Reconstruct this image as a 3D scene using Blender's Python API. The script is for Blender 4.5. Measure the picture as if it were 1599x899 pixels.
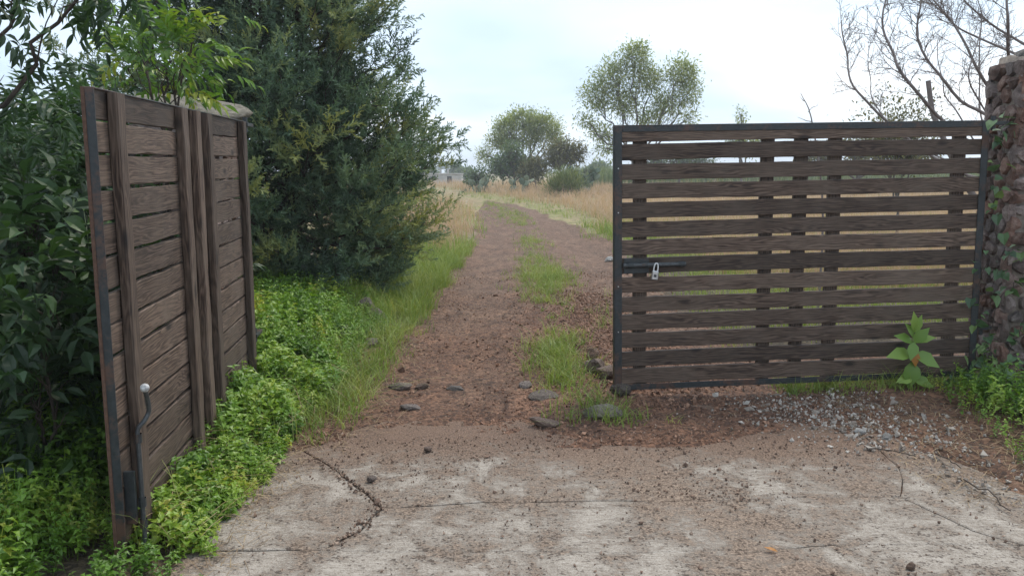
import bpy, bmesh, math, random
import numpy as np
from mathutils import Matrix, Vector

# ------------------------------------------------------------------ camera, sky, sun, exposure
SC = bpy.context.scene
COL = SC.collection
for o in list(bpy.data.objects):
    bpy.data.objects.remove(o)
CAM_H, FPX, PITCH = 1.6, 1300.0, math.atan(181.5 / 1300)
cd = bpy.data.cameras.new('camera'); cam = bpy.data.objects.new('camera', cd); COL.objects.link(cam)
cam.location = (0, 0, CAM_H); cam.rotation_euler = (math.pi / 2 - PITCH, 0, 0)
cd.sensor_width = 36; cd.lens = FPX / 1599 * 36; cd.clip_end = 5000; cd.clip_start = 0.05
SC.camera = cam

SUN_EL, SUN_AZ = math.radians(60), math.radians(40)        # azimuth from +Y towards +X
W = bpy.data.worlds.new('World'); SC.world = W; W.use_nodes = True
nt = W.node_tree; nt.nodes.clear()
def wn(t, **k):
    n = nt.nodes.new(t)
    for a, b in k.items(): setattr(n, a, b)
    return n
sky = wn('ShaderNodeTexSky', sky_type='NISHITA', sun_disc=False)
sky.sun_elevation = SUN_EL; sky.sun_rotation = SUN_AZ; sky.air_density = 1.2; sky.dust_density = 2.5
tc = wn('ShaderNodeTexCoord'); sx = wn('ShaderNodeSeparateXYZ'); nt.links.new(tc.outputs['Generated'], sx.inputs[0])
ab = wn('ShaderNodeMath', operation='ABSOLUTE'); nt.links.new(sx.outputs['Z'], ab.inputs[0])
ad = wn('ShaderNodeMath', operation='ADD'); ad.inputs[1].default_value = 0.22; nt.links.new(ab.outputs[0], ad.inputs[0])
dx = wn('ShaderNodeMath', operation='DIVIDE'); nt.links.new(sx.outputs['X'], dx.inputs[0]); nt.links.new(ad.outputs[0], dx.inputs[1])
dy = wn('ShaderNodeMath', operation='DIVIDE'); nt.links.new(sx.outputs['Y'], dy.inputs[0]); nt.links.new(ad.outputs[0], dy.inputs[1])
cx = wn('ShaderNodeCombineXYZ'); nt.links.new(dx.outputs[0], cx.inputs[0]); nt.links.new(dy.outputs[0], cx.inputs[1])
cx.inputs[2].default_value = 3.7
cn = wn('ShaderNodeTexNoise'); cn.inputs['Scale'].default_value = 0.85; cn.inputs['Detail'].default_value = 4.0
cn.inputs['Roughness'].default_value = 0.48; cn.inputs['Distortion'].default_value = 0.25
nt.links.new(cx.outputs[0], cn.inputs['Vector'])
cr = wn('ShaderNodeValToRGB')
e = cr.color_ramp.elements
e[0].position = 0.36; e[0].color = (4.3, 5.4, 6.8, 1)
e[1].position = 0.67; e[1].color = (8.4, 8.8, 9.2, 1)
e2 = cr.color_ramp.elements.new(0.50); e2.color = (5.6, 6.6, 7.7, 1)
nt.links.new(cn.outputs['Fac'], cr.inputs[0])
mx = wn('ShaderNodeMixRGB'); mx.inputs[0].default_value = 0.93
nt.links.new(sky.outputs[0], mx.inputs[1]); nt.links.new(cr.outputs[0], mx.inputs[2])
bg = wn('ShaderNodeBackground'); bg.inputs['Strength'].default_value = 0.095
nt.links.new(mx.outputs[0], bg.inputs['Color'])
wo = wn('ShaderNodeOutputWorld'); nt.links.new(bg.outputs[0], wo.inputs['Surface'])

sl = bpy.data.lights.new('sun', 'SUN'); sl.energy = 1.5; sl.angle = math.radians(14); sl.color = (1, 0.93, 0.82)
so = bpy.data.objects.new('sun', sl); COL.objects.link(so)
sd = Vector((math.sin(SUN_AZ) * math.cos(SUN_EL), math.cos(SUN_AZ) * math.cos(SUN_EL), math.sin(SUN_EL)))
so.rotation_euler = sd.to_track_quat('Z', 'Y').to_euler(); so.location = sd * 50

SC.view_settings.view_transform = 'Standard'; SC.view_settings.look = 'None'
SC.view_settings.exposure = 0.95; SC.view_settings.gamma = 1.0; SC.view_settings.use_curve_mapping = False
SC.render.engine = 'CYCLES'
SC.cycles.max_bounces = 6; SC.cycles.diffuse_bounces = 3; SC.cycles.transmission_bounces = 4
SC.cycles.use_denoising = True

# ------------------------------------------------------------------ helpers
rng = np.random.default_rng(11)
random.seed(11)
_s, _c = math.sin(PITCH), math.cos(PITCH)
def ray(px, py):
    x = (px - 799.5) / FPX; y = -(py - 449.5) / FPX
    return np.array((x, _c + y * _s, -_s + y * _c))
def grd(px, py, z=0.0):
    r = ray(px, py); t = (z - CAM_H) / r[2]; return r * t + (0, 0, CAM_H)
def at(px, py, Y):
    r = ray(px, py); return r * (Y / r[1]) + (0, 0, CAM_H)

def _hash(ix, iy, seed):
    n = (ix.astype(np.int64) * 374761393 + iy.astype(np.int64) * 668265263 + seed * 144665) & 0x7fffffff
    n = ((n ^ (n >> 13)) * 1274126177) & 0x7fffffff
    return ((n ^ (n >> 16)) & 0xffff) / 65535.0
def vnoise(x, y, seed=0):
    x = np.asarray(x, float); y = np.asarray(y, float)
    ix = np.floor(x); iy = np.floor(y); fx = x - ix; fy = y - iy
    fx = fx * fx * (3 - 2 * fx); fy = fy * fy * (3 - 2 * fy)
    a = _hash(ix, iy, seed); b = _hash(ix + 1, iy, seed); c = _hash(ix, iy + 1, seed); d = _hash(ix + 1, iy + 1, seed)
    return (a + (b - a) * fx) * (1 - fy) + (c + (d - c) * fx) * fy - 0.5
def fbm(x, y, seed=0, o=4):
    r = 0; a = 1.0
    for i in range(o):
        r = r + a * vnoise(x * 2 ** i, y * 2 ** i, seed + i * 17); a *= 0.5
    return r
def sstep(a, b, x):
    t = np.clip((np.asarray(x, float) - a) / (b - a), 0, 1); return t * t * (3 - 2 * t)

def tag(o, label=None, cat=None, group=None, kind=None):
    if label: o['label'] = label
    if cat: o['category'] = cat
    if group: o['group'] = group
    if kind: o['kind'] = kind
    return o
def empty(name, loc=(0, 0, 0), label=None, cat=None, group=None, kind=None):
    o = bpy.data.objects.new(name, None); COL.objects.link(o); o.location = loc; o.empty_display_size = 0.1
    return tag(o, label, cat, group, kind)
def link(name, me, parent=None, loc=None):
    o = bpy.data.objects.new(name, me); COL.objects.link(o)
    if parent is not None: o.parent = parent
    if loc is not None: o.location = loc
    return o

class MB:
    """collects triangles / quads from arrays and links them as one mesh"""
    def __init__(s): s.v = []; s.f = []; s.a = []; s.t = []; s.n = 0
    def add(s, V, F, var=0.5, tip=0.0):
        V = np.asarray(V, float).reshape(-1, 3); F = np.asarray(F, np.int64)
        s.v.append(V); s.f.append(F + s.n)
        s.a.append(np.broadcast_to(np.asarray(var, float), (len(V),)))
        s.t.append(np.broadcast_to(np.asarray(tip, float), (len(V),)))
        s.n += len(V); return s
    def scatter(s, T, P, R, S, var=None, tip=None):
        TV, TF = T; P = np.asarray(P, float); N = len(P)
        if N == 0: return s
        S = np.asarray(S, float)
        if S.ndim == 1: S = S[:, None]
        V = np.einsum('nij,nmj->nmi', R, TV[None] * S[:, None, :]) + P[:, None, :]
        F = (TF[None] + (np.arange(N) * len(TV))[:, None, None]).reshape(-1, TF.shape[1])
        if var is None: var = rng.random(N)
        return s.add(V.reshape(-1, 3), F, np.repeat(var, len(TV)), 0.0 if tip is None else np.tile(tip, N))
    def mesh(s, name, mat, base=(0, 0, 0), smooth=False):
        me = bpy.data.meshes.new(name)
        V = np.concatenate(s.v) - np.asarray(base, float)
        me.vertices.add(len(V)); me.vertices.foreach_set('co', V.astype(np.float32).ravel())
        li = np.concatenate([f.ravel() for f in s.f]); cnt = np.concatenate([np.full(len(f), f.shape[1]) for f in s.f])
        me.loops.add(len(li)); me.loops.foreach_set('vertex_index', li.astype(np.int32))
        st = np.concatenate(([0], np.cumsum(cnt)[:-1]))
        me.polygons.add(len(cnt)); me.polygons.foreach_set('loop_start', st.astype(np.int32))
        me.polygons.foreach_set('use_smooth', np.full(len(cnt), bool(smooth)))
        me.update(calc_edges=True)
        for nm, d in (('var', s.a), ('tip', s.t)):
            at_ = me.attributes.new(nm, 'FLOAT', 'POINT'); at_.data.foreach_set('value', np.concatenate(d).astype(np.float32))
        if mat: me.materials.append(mat)
        return me
    def build(s, name, mat, parent=None, base=(0, 0, 0), smooth=False, loc=None):
        return link(name, s.mesh(name, mat, base, smooth), parent, loc)

def basis(D, roll=None):
    """rotation matrices whose local +Y is D; local +Z leans up, then rolled"""
    D = np.asarray(D, float); D = D / np.maximum(np.linalg.norm(D, axis=1, keepdims=True), 1e-9)
    up = np.tile((0., 0., 1.), (len(D), 1)); up[np.abs(D[:, 2]) > 0.95] = (1., 0., 0.)
    X = np.cross(D, up); X /= np.linalg.norm(X, axis=1, keepdims=True); Z = np.cross(X, D)
    if roll is not None:
        c = np.cos(roll)[:, None]; s = np.sin(roll)[:, None]
        X, Z = X * c + Z * s, Z * c - X * s
    return np.stack((X, D, Z), axis=2)
def rdir(n, up=0.0):
    d = rng.normal(size=(n, 3)); d[:, 2] += up
    return d / np.linalg.norm(d, axis=1, keepdims=True)

def tube(pts, rad, sides=6):
    pts = np.asarray(pts, float); n = len(pts); rad = np.broadcast_to(np.asarray(rad, float), (n,))
    T = np.gradient(pts, axis=0); T /= np.maximum(np.linalg.norm(T, axis=1, keepdims=True), 1e-9)
    ref = np.array((0.31, 0.17, 0.93)) if abs(T[:, 2]).mean() < 0.8 else np.array((0.95, 0.2, 0.1))
    X = np.cross(T, ref); X /= np.maximum(np.linalg.norm(X, axis=1, keepdims=True), 1e-9); Y = np.cross(T, X)
    a = np.arange(sides) * 2 * math.pi / sides
    V = pts[:, None] + rad[:, None, None] * (X[:, None] * np.cos(a)[None, :, None] + Y[:, None] * np.sin(a)[None, :, None])
    F = []
    for i in range(n - 1):
        for k in range(sides):
            F.append((i * sides + k, i * sides + (k + 1) % sides, (i + 1) * sides + (k + 1) % sides, (i + 1) * sides + k))
    return V.reshape(-1, 3), np.array(F)
def curve(p0, p1, n=6, sag=0.0, wob=0.0):
    p0 = np.asarray(p0, float); p1 = np.asarray(p1, float); t = np.linspace(0, 1, n)[:, None]
    P = p0 + (p1 - p0) * t; P[:, 2] += sag * np.sin(t[:, 0] * math.pi)
    if wob:
        w = rng.normal(size=(n, 3)) * wob; w[0] = 0; w[-1] = 0; P += w
    return P
def smooth_path(pts, n=14):
    pts = np.asarray(pts, float); m = len(pts)
    P = np.vstack((2 * pts[0] - pts[1], pts, 2 * pts[-1] - pts[-2])); out = []
    for u in np.linspace(0, m - 1 - 1e-6, n):
        i = int(u); t = u - i; a, b, c, d = P[i:i + 4]
        out.append(0.5 * (2 * b + (c - a) * t + (2 * a - 5 * b + 4 * c - d) * t * t + (3 * b - a - 3 * c + d) * t ** 3))
    return np.array(out)
def boxm(mb, x0, x1, y0, y1, z0, z1, var=0.5, bev=0.0):
    if bev <= 0:
        V = [(x, y, z) for x in (x0, x1) for y in (y0, y1) for z in (z0, z1)]
        F = [(0, 1, 3, 2), (4, 6, 7, 5), (0, 4, 5, 1), (2, 3, 7, 6), (0, 2, 6, 4), (1, 5, 7, 3)]
        return mb.add(V, F, var)
    bm = bmesh.new(); bmesh.ops.create_cube(bm, size=1)
    for v in bm.verts: v.co = ((x0 + x1) / 2 + v.co.x * (x1 - x0), (y0 + y1) / 2 + v.co.y * (y1 - y0), (z0 + z1) / 2 + v.co.z * (z1 - z0))
    bmesh.ops.bevel(bm, geom=bm.edges[:], offset=bev, segments=1, affect='EDGES')
    bm.verts.index_update(); V = [v.co[:] for v in bm.verts]; fs = [[v.index for v in f.verts] for f in bm.faces]
    for k in (3, 4, 5, 6, 8):
        g = [f for f in fs if len(f) == k]
        if g:
            mb.v_ = None; mb.add(V, g, var)
    bm.free(); return mb

# ------------------------------------------------------------------ materials
def mat(name):
    m = bpy.data.materials.new(name); m.use_nodes = True; m.node_tree.nodes.clear()
    return m, m.node_tree
class N:
    def __init__(s, nt): s.t = nt
    def __call__(s, typ, ins=None, **k):
        n = s.t.nodes.new(typ)
        for a, b in k.items(): setattr(n, a, b)
        for a, b in (ins or {}).items():
            i = n.inputs[a]
            if isinstance(b, bpy.types.NodeSocket): s.t.links.new(b, i)
            else: i.default_value = b
        return n
    def ramp(s, fac, stops):
        n = s.t.nodes.new('ShaderNodeValToRGB'); s.t.links.new(fac, n.inputs[0]); el = n.color_ramp.elements
        while len(el) < len(stops): el.new(0.5)
        for q, (p, c) in zip(el, stops):
            q.position = p; q.color = (c, c, c, 1) if isinstance(c, (int, float)) else (*c, 1)
        return n.outputs[0]
    def noise(s, vec, scale, detail=4, rough=0.55, dist=0.0):
        return s('ShaderNodeTexNoise', {'Vector': vec, 'Scale': scale, 'Detail': detail, 'Roughness': rough, 'Distortion': dist}).outputs['Fac']
    def mix(s, fac, a, b, blend='MIX'):
        n = s('ShaderNodeMixRGB', blend_type=blend)
        for i, v in enumerate((fac, a, b)):
            if isinstance(v, bpy.types.NodeSocket): s.t.links.new(v, n.inputs[i])
            else: n.inputs[i].default_value = v if i == 0 else (*v, 1)
        return n.outputs[0]
    def math(s, op, a, b=0.0):
        n = s('ShaderNodeMath', operation=op)
        for i, v in enumerate((a, b)):
            if isinstance(v, bpy.types.NodeSocket): s.t.links.new(v, n.inputs[i])
            else: n.inputs[i].default_value = v
        return n.outputs[0]
    def attr(s, nm): return s('ShaderNodeAttribute', attribute_name=nm).outputs['Fac']
    def out(s, sh): s('ShaderNodeOutputMaterial', {'Surface': sh})
    def prin(s, col, rough=0.8, normal=None, **k):
        d = {'Base Color': col, 'Roughness': rough}
        if normal is not None: d['Normal'] = normal
        d.update(k)
        if not isinstance(col, bpy.types.NodeSocket): d['Base Color'] = (*col, 1)
        return s('ShaderNodeBsdfPrincipled', d).outputs[0]
    def bump(s, h, strength=0.5, dist=0.01):
        return s('ShaderNodeBump', {'Height': h, 'Strength': strength, 'Distance': dist}).outputs[0]

def leaf_mat(name, stops, trans=0.3, rough=0.5, tipcol=None, objvar=False):
    m, t = mat(name); n = N(t)
    v = n.attr('var')
    if objvar:
        oi = n('ShaderNodeObjectInfo').outputs['Random']
        v = n.math('FRACT', n.math('ADD', v, oi))
    g = n('ShaderNodeNewGeometry')
    big = n.noise(g.outputs['Position'], 1.7, 3)
    v2 = n.math('ADD', n.math('MULTIPLY', v, 0.65), n.math('MULTIPLY', n.math('SUBTRACT', big, 0.32), 0.9))
    c = n.ramp(v2, stops)
    if tipcol is not None: c = n.mix(n.attr('tip'), c, tipcol)
    p = n.prin(c, rough)
    tr = n('ShaderNodeBsdfTranslucent', {'Color': n.mix(1.0, c, (1.25, 1.2, 0.7), 'MULTIPLY')}).outputs[0]
    n.out(n('ShaderNodeMixShader', {0: trans, 1: p, 2: tr}).outputs[0])
    return m
def bark_mat(name, a, b, scale=30):
    m, t = mat(name); n = N(t)
    co = n('ShaderNodeTexCoord').outputs['Object']
    mp = n('ShaderNodeMapping', {'Vector': co, 'Scale': (1, 1, 0.25)}).outputs[0]
    h = n.noise(mp, scale, 5, 0.65)
    n.out(n.prin(n.ramp(h, [(0.3, a), (0.7, b)]), 0.9, n.bump(h, 0.7, 0.01))); return m
def rock_mat(name, a, b, c, scale=7.0, fs=9.0):
    m, t = mat(name); n = N(t)
    co = n('ShaderNodeTexCoord').outputs['Object']; oi = n('ShaderNodeObjectInfo')
    off = n('ShaderNodeVectorMath', {0: co, 1: n('ShaderNodeCombineXYZ', {0: n.math('MULTIPLY', oi.outputs['Random'], 37.0)}).outputs[0]}, operation='ADD').outputs[0]
    h = n.noise(off, scale, 6, 0.62); f = n.noise(off, scale * fs, 4, 0.7)
    col = n.ramp(h, [(0.32, a), (0.5, b), (0.68, c)])
    hs = n('ShaderNodeHueSaturation', {'Color': col, 'Saturation': n.math('ADD', n.math('MULTIPLY', n.math('FRACT', n.math('MULTIPLY', oi.outputs['Random'], 7.3)), 0.8), 0.45), 'Value': n.math('ADD', n.math('MULTIPLY', oi.outputs['Random'], 0.7), 0.65)}).outputs[0]
    hh = n.math('ADD', h, n.math('MULTIPLY', f, 0.5))
    n.out(n.prin(n.mix(n.ramp(f, [(0.35, 0.35), (0.5, 0.0)]), hs, (0.04, 0.03, 0.024)), 0.92, n.bump(hh, 0.9, 0.02))); return m

def wood_mat():
    m, t = mat('weathered_wood'); n = N(t)
    co = n('ShaderNodeTexCoord').outputs['Object']; oi = n('ShaderNodeObjectInfo').outputs['Random']
    k = n.math('MULTIPLY', oi, 53.0)
    off = n('ShaderNodeVectorMath', {0: co, 1: n('ShaderNodeCombineXYZ', {0: k, 1: k, 2: k}).outputs[0]}, operation='ADD').outputs[0]
    mp = n('ShaderNodeMapping', {'Vector': off, 'Scale': (1.1, 9, 9)}).outputs[0]
    warp = n.noise(mp, 1.6, 3, 0.5)
    # knots: sparse cells, stretched along the board
    kn = n('ShaderNodeTexVoronoi', {'Vector': n('ShaderNodeMapping', {'Vector': off, 'Scale': (2.6, 5.5, 6.5)}).outputs[0], 'Scale': 1.0, 'Randomness': 1.0})
    kd = kn.outputs['Distance']
    knot = n.ramp(kd, [(0.06, 1.0), (0.16, 0.0)])
    ring = n.math('MULTIPLY', n.ramp(kd, [(0.1, 1.0), (0.5, 0.0)]), 1.1)
    sxyz = n('ShaderNodeSeparateXYZ', {0: off})
    g = n.math('ADD', n.math('ADD', n.math('MULTIPLY', sxyz.outputs['Z'], 60.0), n.math('MULTIPLY', warp, 9.0)), ring)
    wv = n.math('SINE', n.math('MULTIPLY', g, 6.5), 0)
    fine = n.noise(n('ShaderNodeMapping', {'Vector': off, 'Scale': (5, 130, 160)}).outputs[0], 1.0, 4, 0.65)
    h = n.math('ADD', n.math('MULTIPLY', n.math('ADD', n.math('MULTIPLY', wv, 0.5), 0.5), 0.22), n.math('MULTIPLY', fine, 0.85))
    blot = n.noise(off, 3.0, 4, 0.6)
    c = n.ramp(h, [(0.34, (0.020, 0.012, 0.009)), (0.52, (0.056, 0.036, 0.026)), (0.72, (0.118, 0.082, 0.061))])
    c = n.mix(n.ramp(blot, [(0.42, 0.0), (0.68, 0.65)]), c, (0.098, 0.073, 0.056))
    c = n.mix(knot, c, (0.016, 0.011, 0.009))
    v = n('ShaderNodeHueSaturation', {'Color': c, 'Value': n.math('ADD', n.math('MULTIPLY', oi, 0.85), 0.66)}).outputs[0]
    n.out(n.prin(v, 0.7, n.bump(h, 0.45, 0.0022), **{'Specular IOR Level': 0.35})); return m
def steel_mat():
    m, t = mat('painted_steel'); n = N(t)
    co = n('ShaderNodeTexCoord').outputs['Object']
    a = n.noise(co, 5.0, 5, 0.6); b = n.noise(co, 55.0, 4, 0.65)
    r = n.math('ADD', n.math('MULTIPLY', a, 0.7), n.math('MULTIPLY', b, 0.3))
    c = n.mix(n.ramp(r, [(0.50, 0.0), (0.60, 0.85)]), n.ramp(b, [(0.35, (0.014, 0.018, 0.020)), (0.65, (0.028, 0.034, 0.037))]), (0.085, 0.042, 0.026))
    n.out(n.prin(c, n.ramp(b, [(0.3, 0.38), (0.7, 0.62)]), n.bump(b, 0.12, 0.002))); return m
def plain(name, col, rough=0.6, metal=0.0, scale=40, var=0.35):
    m, t = mat(name); n = N(t); co = n('ShaderNodeTexCoord').outputs['Object']
    h = n.noise(co, scale, 5, 0.6)
    c = n.ramp(h, [(0.3, tuple(x * (1 - var) for x in col)), (0.7, tuple(min(1, x * (1 + var)) for x in col))])
    n.out(n.prin(c, rough, n.bump(h, 0.25, 0.003), Metallic=metal)); return m

def concrete_mat():
    m, t = mat('dusty_concrete'); n = N(t)
    co = n('ShaderNodeTexCoord').outputs['Object']
    sp = n('ShaderNodeSeparateXYZ', {0: co})
    st = n('ShaderNodeMapping', {'Vector': co, 'Rotation': (0, 0, 0.45), 'Scale': (16, 75, 1)}).outputs[0]   # broom strokes
    broom = n.noise(st, 1.0, 5, 0.7, 0.9)
    big = n.noise(co, 1.1, 4, 0.6, 0.8); mid = n.noise(co, 4.0, 9, 0.74, 0.5)
    fin = n.noise(co, 95.0, 3, 0.7); grit = n.noise(co, 30.0, 6, 0.8, 0.4)
    vo = n('ShaderNodeTexVoronoi', {'Vector': co, 'Scale': 85.0}); cell = n('ShaderNodeSeparateXYZ', {0: vo.outputs['Color']}).outputs['X']
    tex = n.math('ADD', n.math('MULTIPLY', broom, 0.30), n.math('ADD', n.math('MULTIPLY', fin, 0.35), n.math('MULTIPLY', grit, 0.35)))
    pale = n.ramp(tex, [(0.42, (0.17, 0.14, 0.115)), (0.49, (0.32, 0.278, 0.236)), (0.55, (0.40, 0.355, 0.31)), (0.63, (0.52, 0.475, 0.43))])
    # dirt film: thicker towards the earth track at the far end and along one tyre line
    tyre = n.math('ABSOLUTE', n.math('SUBTRACT', n.math('ADD', sp.outputs['X'], n.math('MULTIPLY', sp.outputs['Y'], 0.42)), 2.45))
    ty = n.ramp(tyre, [(0.05, 0.06), (0.36, 0.0)])
    grad = n.ramp(n.math('MULTIPLY', sp.outputs['Y'], 0.1), [(0.30, -0.01), (0.44, 0.03), (0.475, 0.10), (0.51, 0.26)])
    d = n.math('ADD', n.math('ADD', n.math('MULTIPLY', big, 0.16), n.math('MULTIPLY', mid, 0.44)), n.math('ADD', grad, ty))
    d = n.math('ADD', d, n.math('ADD', n.math('MULTIPLY', grit, 0.26), n.math('MULTIPLY', fin, 0.14)))
    dirt = n.ramp(n.math('ADD', n.math('MULTIPLY', fin, 0.55), n.math('MULTIPLY', grit, 0.45)), [(0.40, (0.085, 0.055, 0.039)), (0.50, (0.205, 0.145, 0.105)), (0.62, (0.36, 0.275, 0.21))])
    dirt = n.mix(n.ramp(n.math('MULTIPLY', sp.outputs['Y'], 0.1), [(0.41, 0.0), (0.485, 0.92)]), dirt, n.ramp(fin, [(0.38, (0.062, 0.034, 0.022)), (0.62, (0.225, 0.135, 0.09))]))
    fac = n.ramp(d, [(0.496, 0.0), (0.53, 0.6), (0.57, 0.95)])
    c = n.mix(fac, pale, dirt)
    pit = n.ramp(n.math('ADD', cell, n.math('MULTIPLY', n.math('SUBTRACT', mid, 0.5), -1.3)), [(0.06, 0.75), (0.12, 0.0)])   # dark grains
    c = n.mix(pit, c, (0.060, 0.040, 0.030))
    h = n.math('ADD', n.math('MULTIPLY', fac, 0.25), n.math('ADD', n.math('MULTIPLY', fin, 0.5), n.math('ADD', n.math('MULTIPLY', broom, 0.35), n.math('MULTIPLY', grit, 0.6))))
    n.out(n.prin(c, 0.92, n.bump(h, 0.9, 0.014))); return m
def ground_mat():
    m, t = mat('earth'); n = N(t)
    co = n('ShaderNodeTexCoord').outputs['Object']
    big = n.noise(co, 0.9, 5, 0.6, 0.4); mid = n.noise(co, 7.0, 5, 0.65); fin = n.noise(co, 48.0, 5, 0.72)
    gr = n('ShaderNodeTexVoronoi', {'Vector': co, 'Scale': 42.0}); cel = n.ramp(gr.outputs['Color'], [(0.1, 0.0), (0.9, 1.0)])
    mixv = n.math('ADD', n.math('MULTIPLY', fin, 0.6), n.math('MULTIPLY', cel, 0.35))
    track = n.ramp(mixv, [(0.3, (0.056, 0.032, 0.021)), (0.5, (0.140, 0.082, 0.054)), (0.72, (0.25, 0.160, 0.108))])
    red = n.ramp(mixv, [(0.3, (0.048, 0.023, 0.014)), (0.5, (0.138, 0.068, 0.040)), (0.74, (0.25, 0.132, 0.082))])
    rf = n.ramp(n.math('ADD', n.math('MULTIPLY', n.attr('red'), 0.7), n.math('MULTIPLY', big, 0.6)), [(0.4, 0.0), (0.75, 1.0)])
    c = n.mix(rf, track, red)
    soil = n.ramp(mixv, [(0.3, (0.045, 0.033, 0.022)), (0.5, (0.095, 0.070, 0.042)), (0.75, (0.17, 0.13, 0.08))])
    straw = n.ramp(n.noise(co, 0.25, 4, 0.6), [(0.35, (0.27, 0.19, 0.12)), (0.6, (0.20, 0.19, 0.075))])
    g = n.attr('grassy'); far = n.attr('far')
    c = n.mix(n.ramp(n.math('ADD', g, n.math('MULTIPLY', n.math('SUBTRACT', mid, 0.5), 0.5)), [(0.35, 0.0), (0.65, 1.0)]), c, n.mix(far, soil, straw))
    blot = n.noise(n('ShaderNodeMapping', {'Vector': co, 'Scale': (1.0, 0.45, 1)}).outputs[0], 3.2, 6, 0.7, 0.8)
    c = n.mix(1.0, c, n.ramp(blot, [(0.32, (0.58, 0.55, 0.53)), (0.52, (1.0, 1.0, 1.0)), (0.70, (1.42, 1.40, 1.36))]), 'MULTIPLY')
    h = n.math('ADD', n.math('ADD', n.math('MULTIPLY', fin, 0.6), n.math('MULTIPLY', mid, 0.5)), n.math('MULTIPLY', gr.outputs['Distance'], -0.5))
    n.out(n.prin(c, 0.95, n.bump(h, 0.9, 0.03))); return m

M = {}
M['wood'] = wood_mat(); M['steel'] = steel_mat(); M['concrete'] = concrete_mat(); M['ground'] = ground_mat()
M['rust'] = plain('rusted_steel', (0.085, 0.043, 0.027), 0.8, 0.0, 60)
M['zinc'] = plain('zinc_metal', (0.50, 0.51, 0.52), 0.32, 0.85, 30, 0.15)
M['white'] = plain('white_plastic', (0.62, 0.62, 0.62), 0.45, 0.0, 60, 0.2)
M['knob'] = plain('worn_pale_plastic', (0.36, 0.36, 0.36), 0.4, 0.0, 90, 0.5)
M['bolt'] = plain('worn_bolt_steel', (0.06, 0.065, 0.068), 0.5, 0.4, 50)
M['mortar'] = plain('grey_mortar', (0.19, 0.158, 0.132), 0.95, 0, 22, 0.5)
M['cap'] = rock_mat('mossy_capstone', (0.07, 0.065, 0.045), (0.15, 0.135, 0.105), (0.23, 0.20, 0.16))
M['volc'] = rock_mat('volcanic_stone', (0.07, 0.042, 0.034), (0.155, 0.093, 0.074), (0.25, 0.185, 0.155), 16.0, 6.0)
M['capgrey'] = rock_mat('grey_mortar_cap', (0.045, 0.04, 0.036), (0.10, 0.086, 0.076), (0.19, 0.165, 0.145))
M['darkrock'] = rock_mat('dark_basalt', (0.075, 0.062, 0.054), (0.145, 0.12, 0.104), (0.22, 0.185, 0.16))
M['tanrock'] = rock_mat('tan_stone', (0.13, 0.095, 0.07), (0.23, 0.18, 0.135), (0.33, 0.27, 0.215))
M['brownrock'] = rock_mat('brown_stone', (0.085, 0.054, 0.040), (0.175, 0.115, 0.086), (0.26, 0.18, 0.14))
M['bark'] = bark_mat('dark_bark', (0.022, 0.016, 0.012), (0.075, 0.055, 0.042))
M['greybark'] = bark_mat('grey_bark', (0.13, 0.108, 0.10), (0.27, 0.23, 0.215), 18)
M['farbark'] = bark_mat('pale_bark', (0.07, 0.06, 0.05), (0.15, 0.13, 0.11), 8)
M['ash'] = leaf_mat('ash_leaf', [(0.15, (0.014, 0.036, 0.013)), (0.5, (0.030, 0.072, 0.022)), (0.85, (0.062, 0.13, 0.030))], 0.25, 0.5, objvar=True)
M['ashnew'] = leaf_mat('young_ash_leaf', [(0.15, (0.06, 0.14, 0.025)), (0.55, (0.13, 0.25, 0.035)), (0.95, (0.34, 0.36, 0.05))], 0.35, 0.42, objvar=True)
M['juniper'] = leaf_mat('juniper_scale', [(0.12, (0.040, 0.076, 0.046)), (0.38, (0.082, 0.145, 0.088)), (0.64, (0.15, 0.225, 0.125)), (0.9, (0.31, 0.325, 0.10))], 0.28, 0.6)
M['herb'] = leaf_mat('herb_leaf', [(0.1, (0.065, 0.145, 0.018)), (0.42, (0.145, 0.275, 0.030)), (0.72, (0.24, 0.36, 0.045)), (0.95, (0.46, 0.42, 0.09))], 0.38, 0.45)
M['grass'] = leaf_mat('green_grass', [(0.15, (0.10, 0.17, 0.03)), (0.5, (0.21, 0.29, 0.055)), (0.9, (0.38, 0.38, 0.13))], 0.35, 0.55)
M['dry'] = leaf_mat('dry_grass', [(0.15, (0.22, 0.21, 0.085)), (0.42, (0.37, 0.27, 0.165)), (0.8, (0.50, 0.36, 0.245))], 0.3, 0.65, (0.50, 0.34, 0.265))
M['straw'] = leaf_mat('dead_straw', [(0.2, (0.13, 0.085, 0.045)), (0.6, (0.29, 0.20, 0.11)), (0.9, (0.42, 0.32, 0.20))], 0.1, 0.7)
M['vine'] = leaf_mat('vine_leaf', [(0.15, (0.035, 0.075, 0.035)), (0.55, (0.075, 0.145, 0.055)), (0.9, (0.16, 0.23, 0.06))], 0.25, 0.45, objvar=True)
M['tobacco'] = leaf_mat('broad_leaf', [(0.2, (0.14, 0.25, 0.045)), (0.7, (0.24, 0.36, 0.07))], 0.35, 0.45)
M['yellow'] = leaf_mat('withered_leaf', [(0.2, (0.35, 0.20, 0.03)), (0.7, (0.42, 0.16, 0.03))], 0.3, 0.5)
M['fartree'] = leaf_mat('far_tree_leaf', [(0.15, (0.13, 0.185, 0.06)), (0.5, (0.23, 0.29, 0.095)), (0.9, (0.37, 0.39, 0.14))], 0.45, 0.6)
M['farbush'] = leaf_mat('far_bush_leaf', [(0.15, (0.045, 0.085, 0.045)), (0.5, (0.09, 0.15, 0.068)), (0.9, (0.17, 0.23, 0.09))], 0.3, 0.6)
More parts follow.
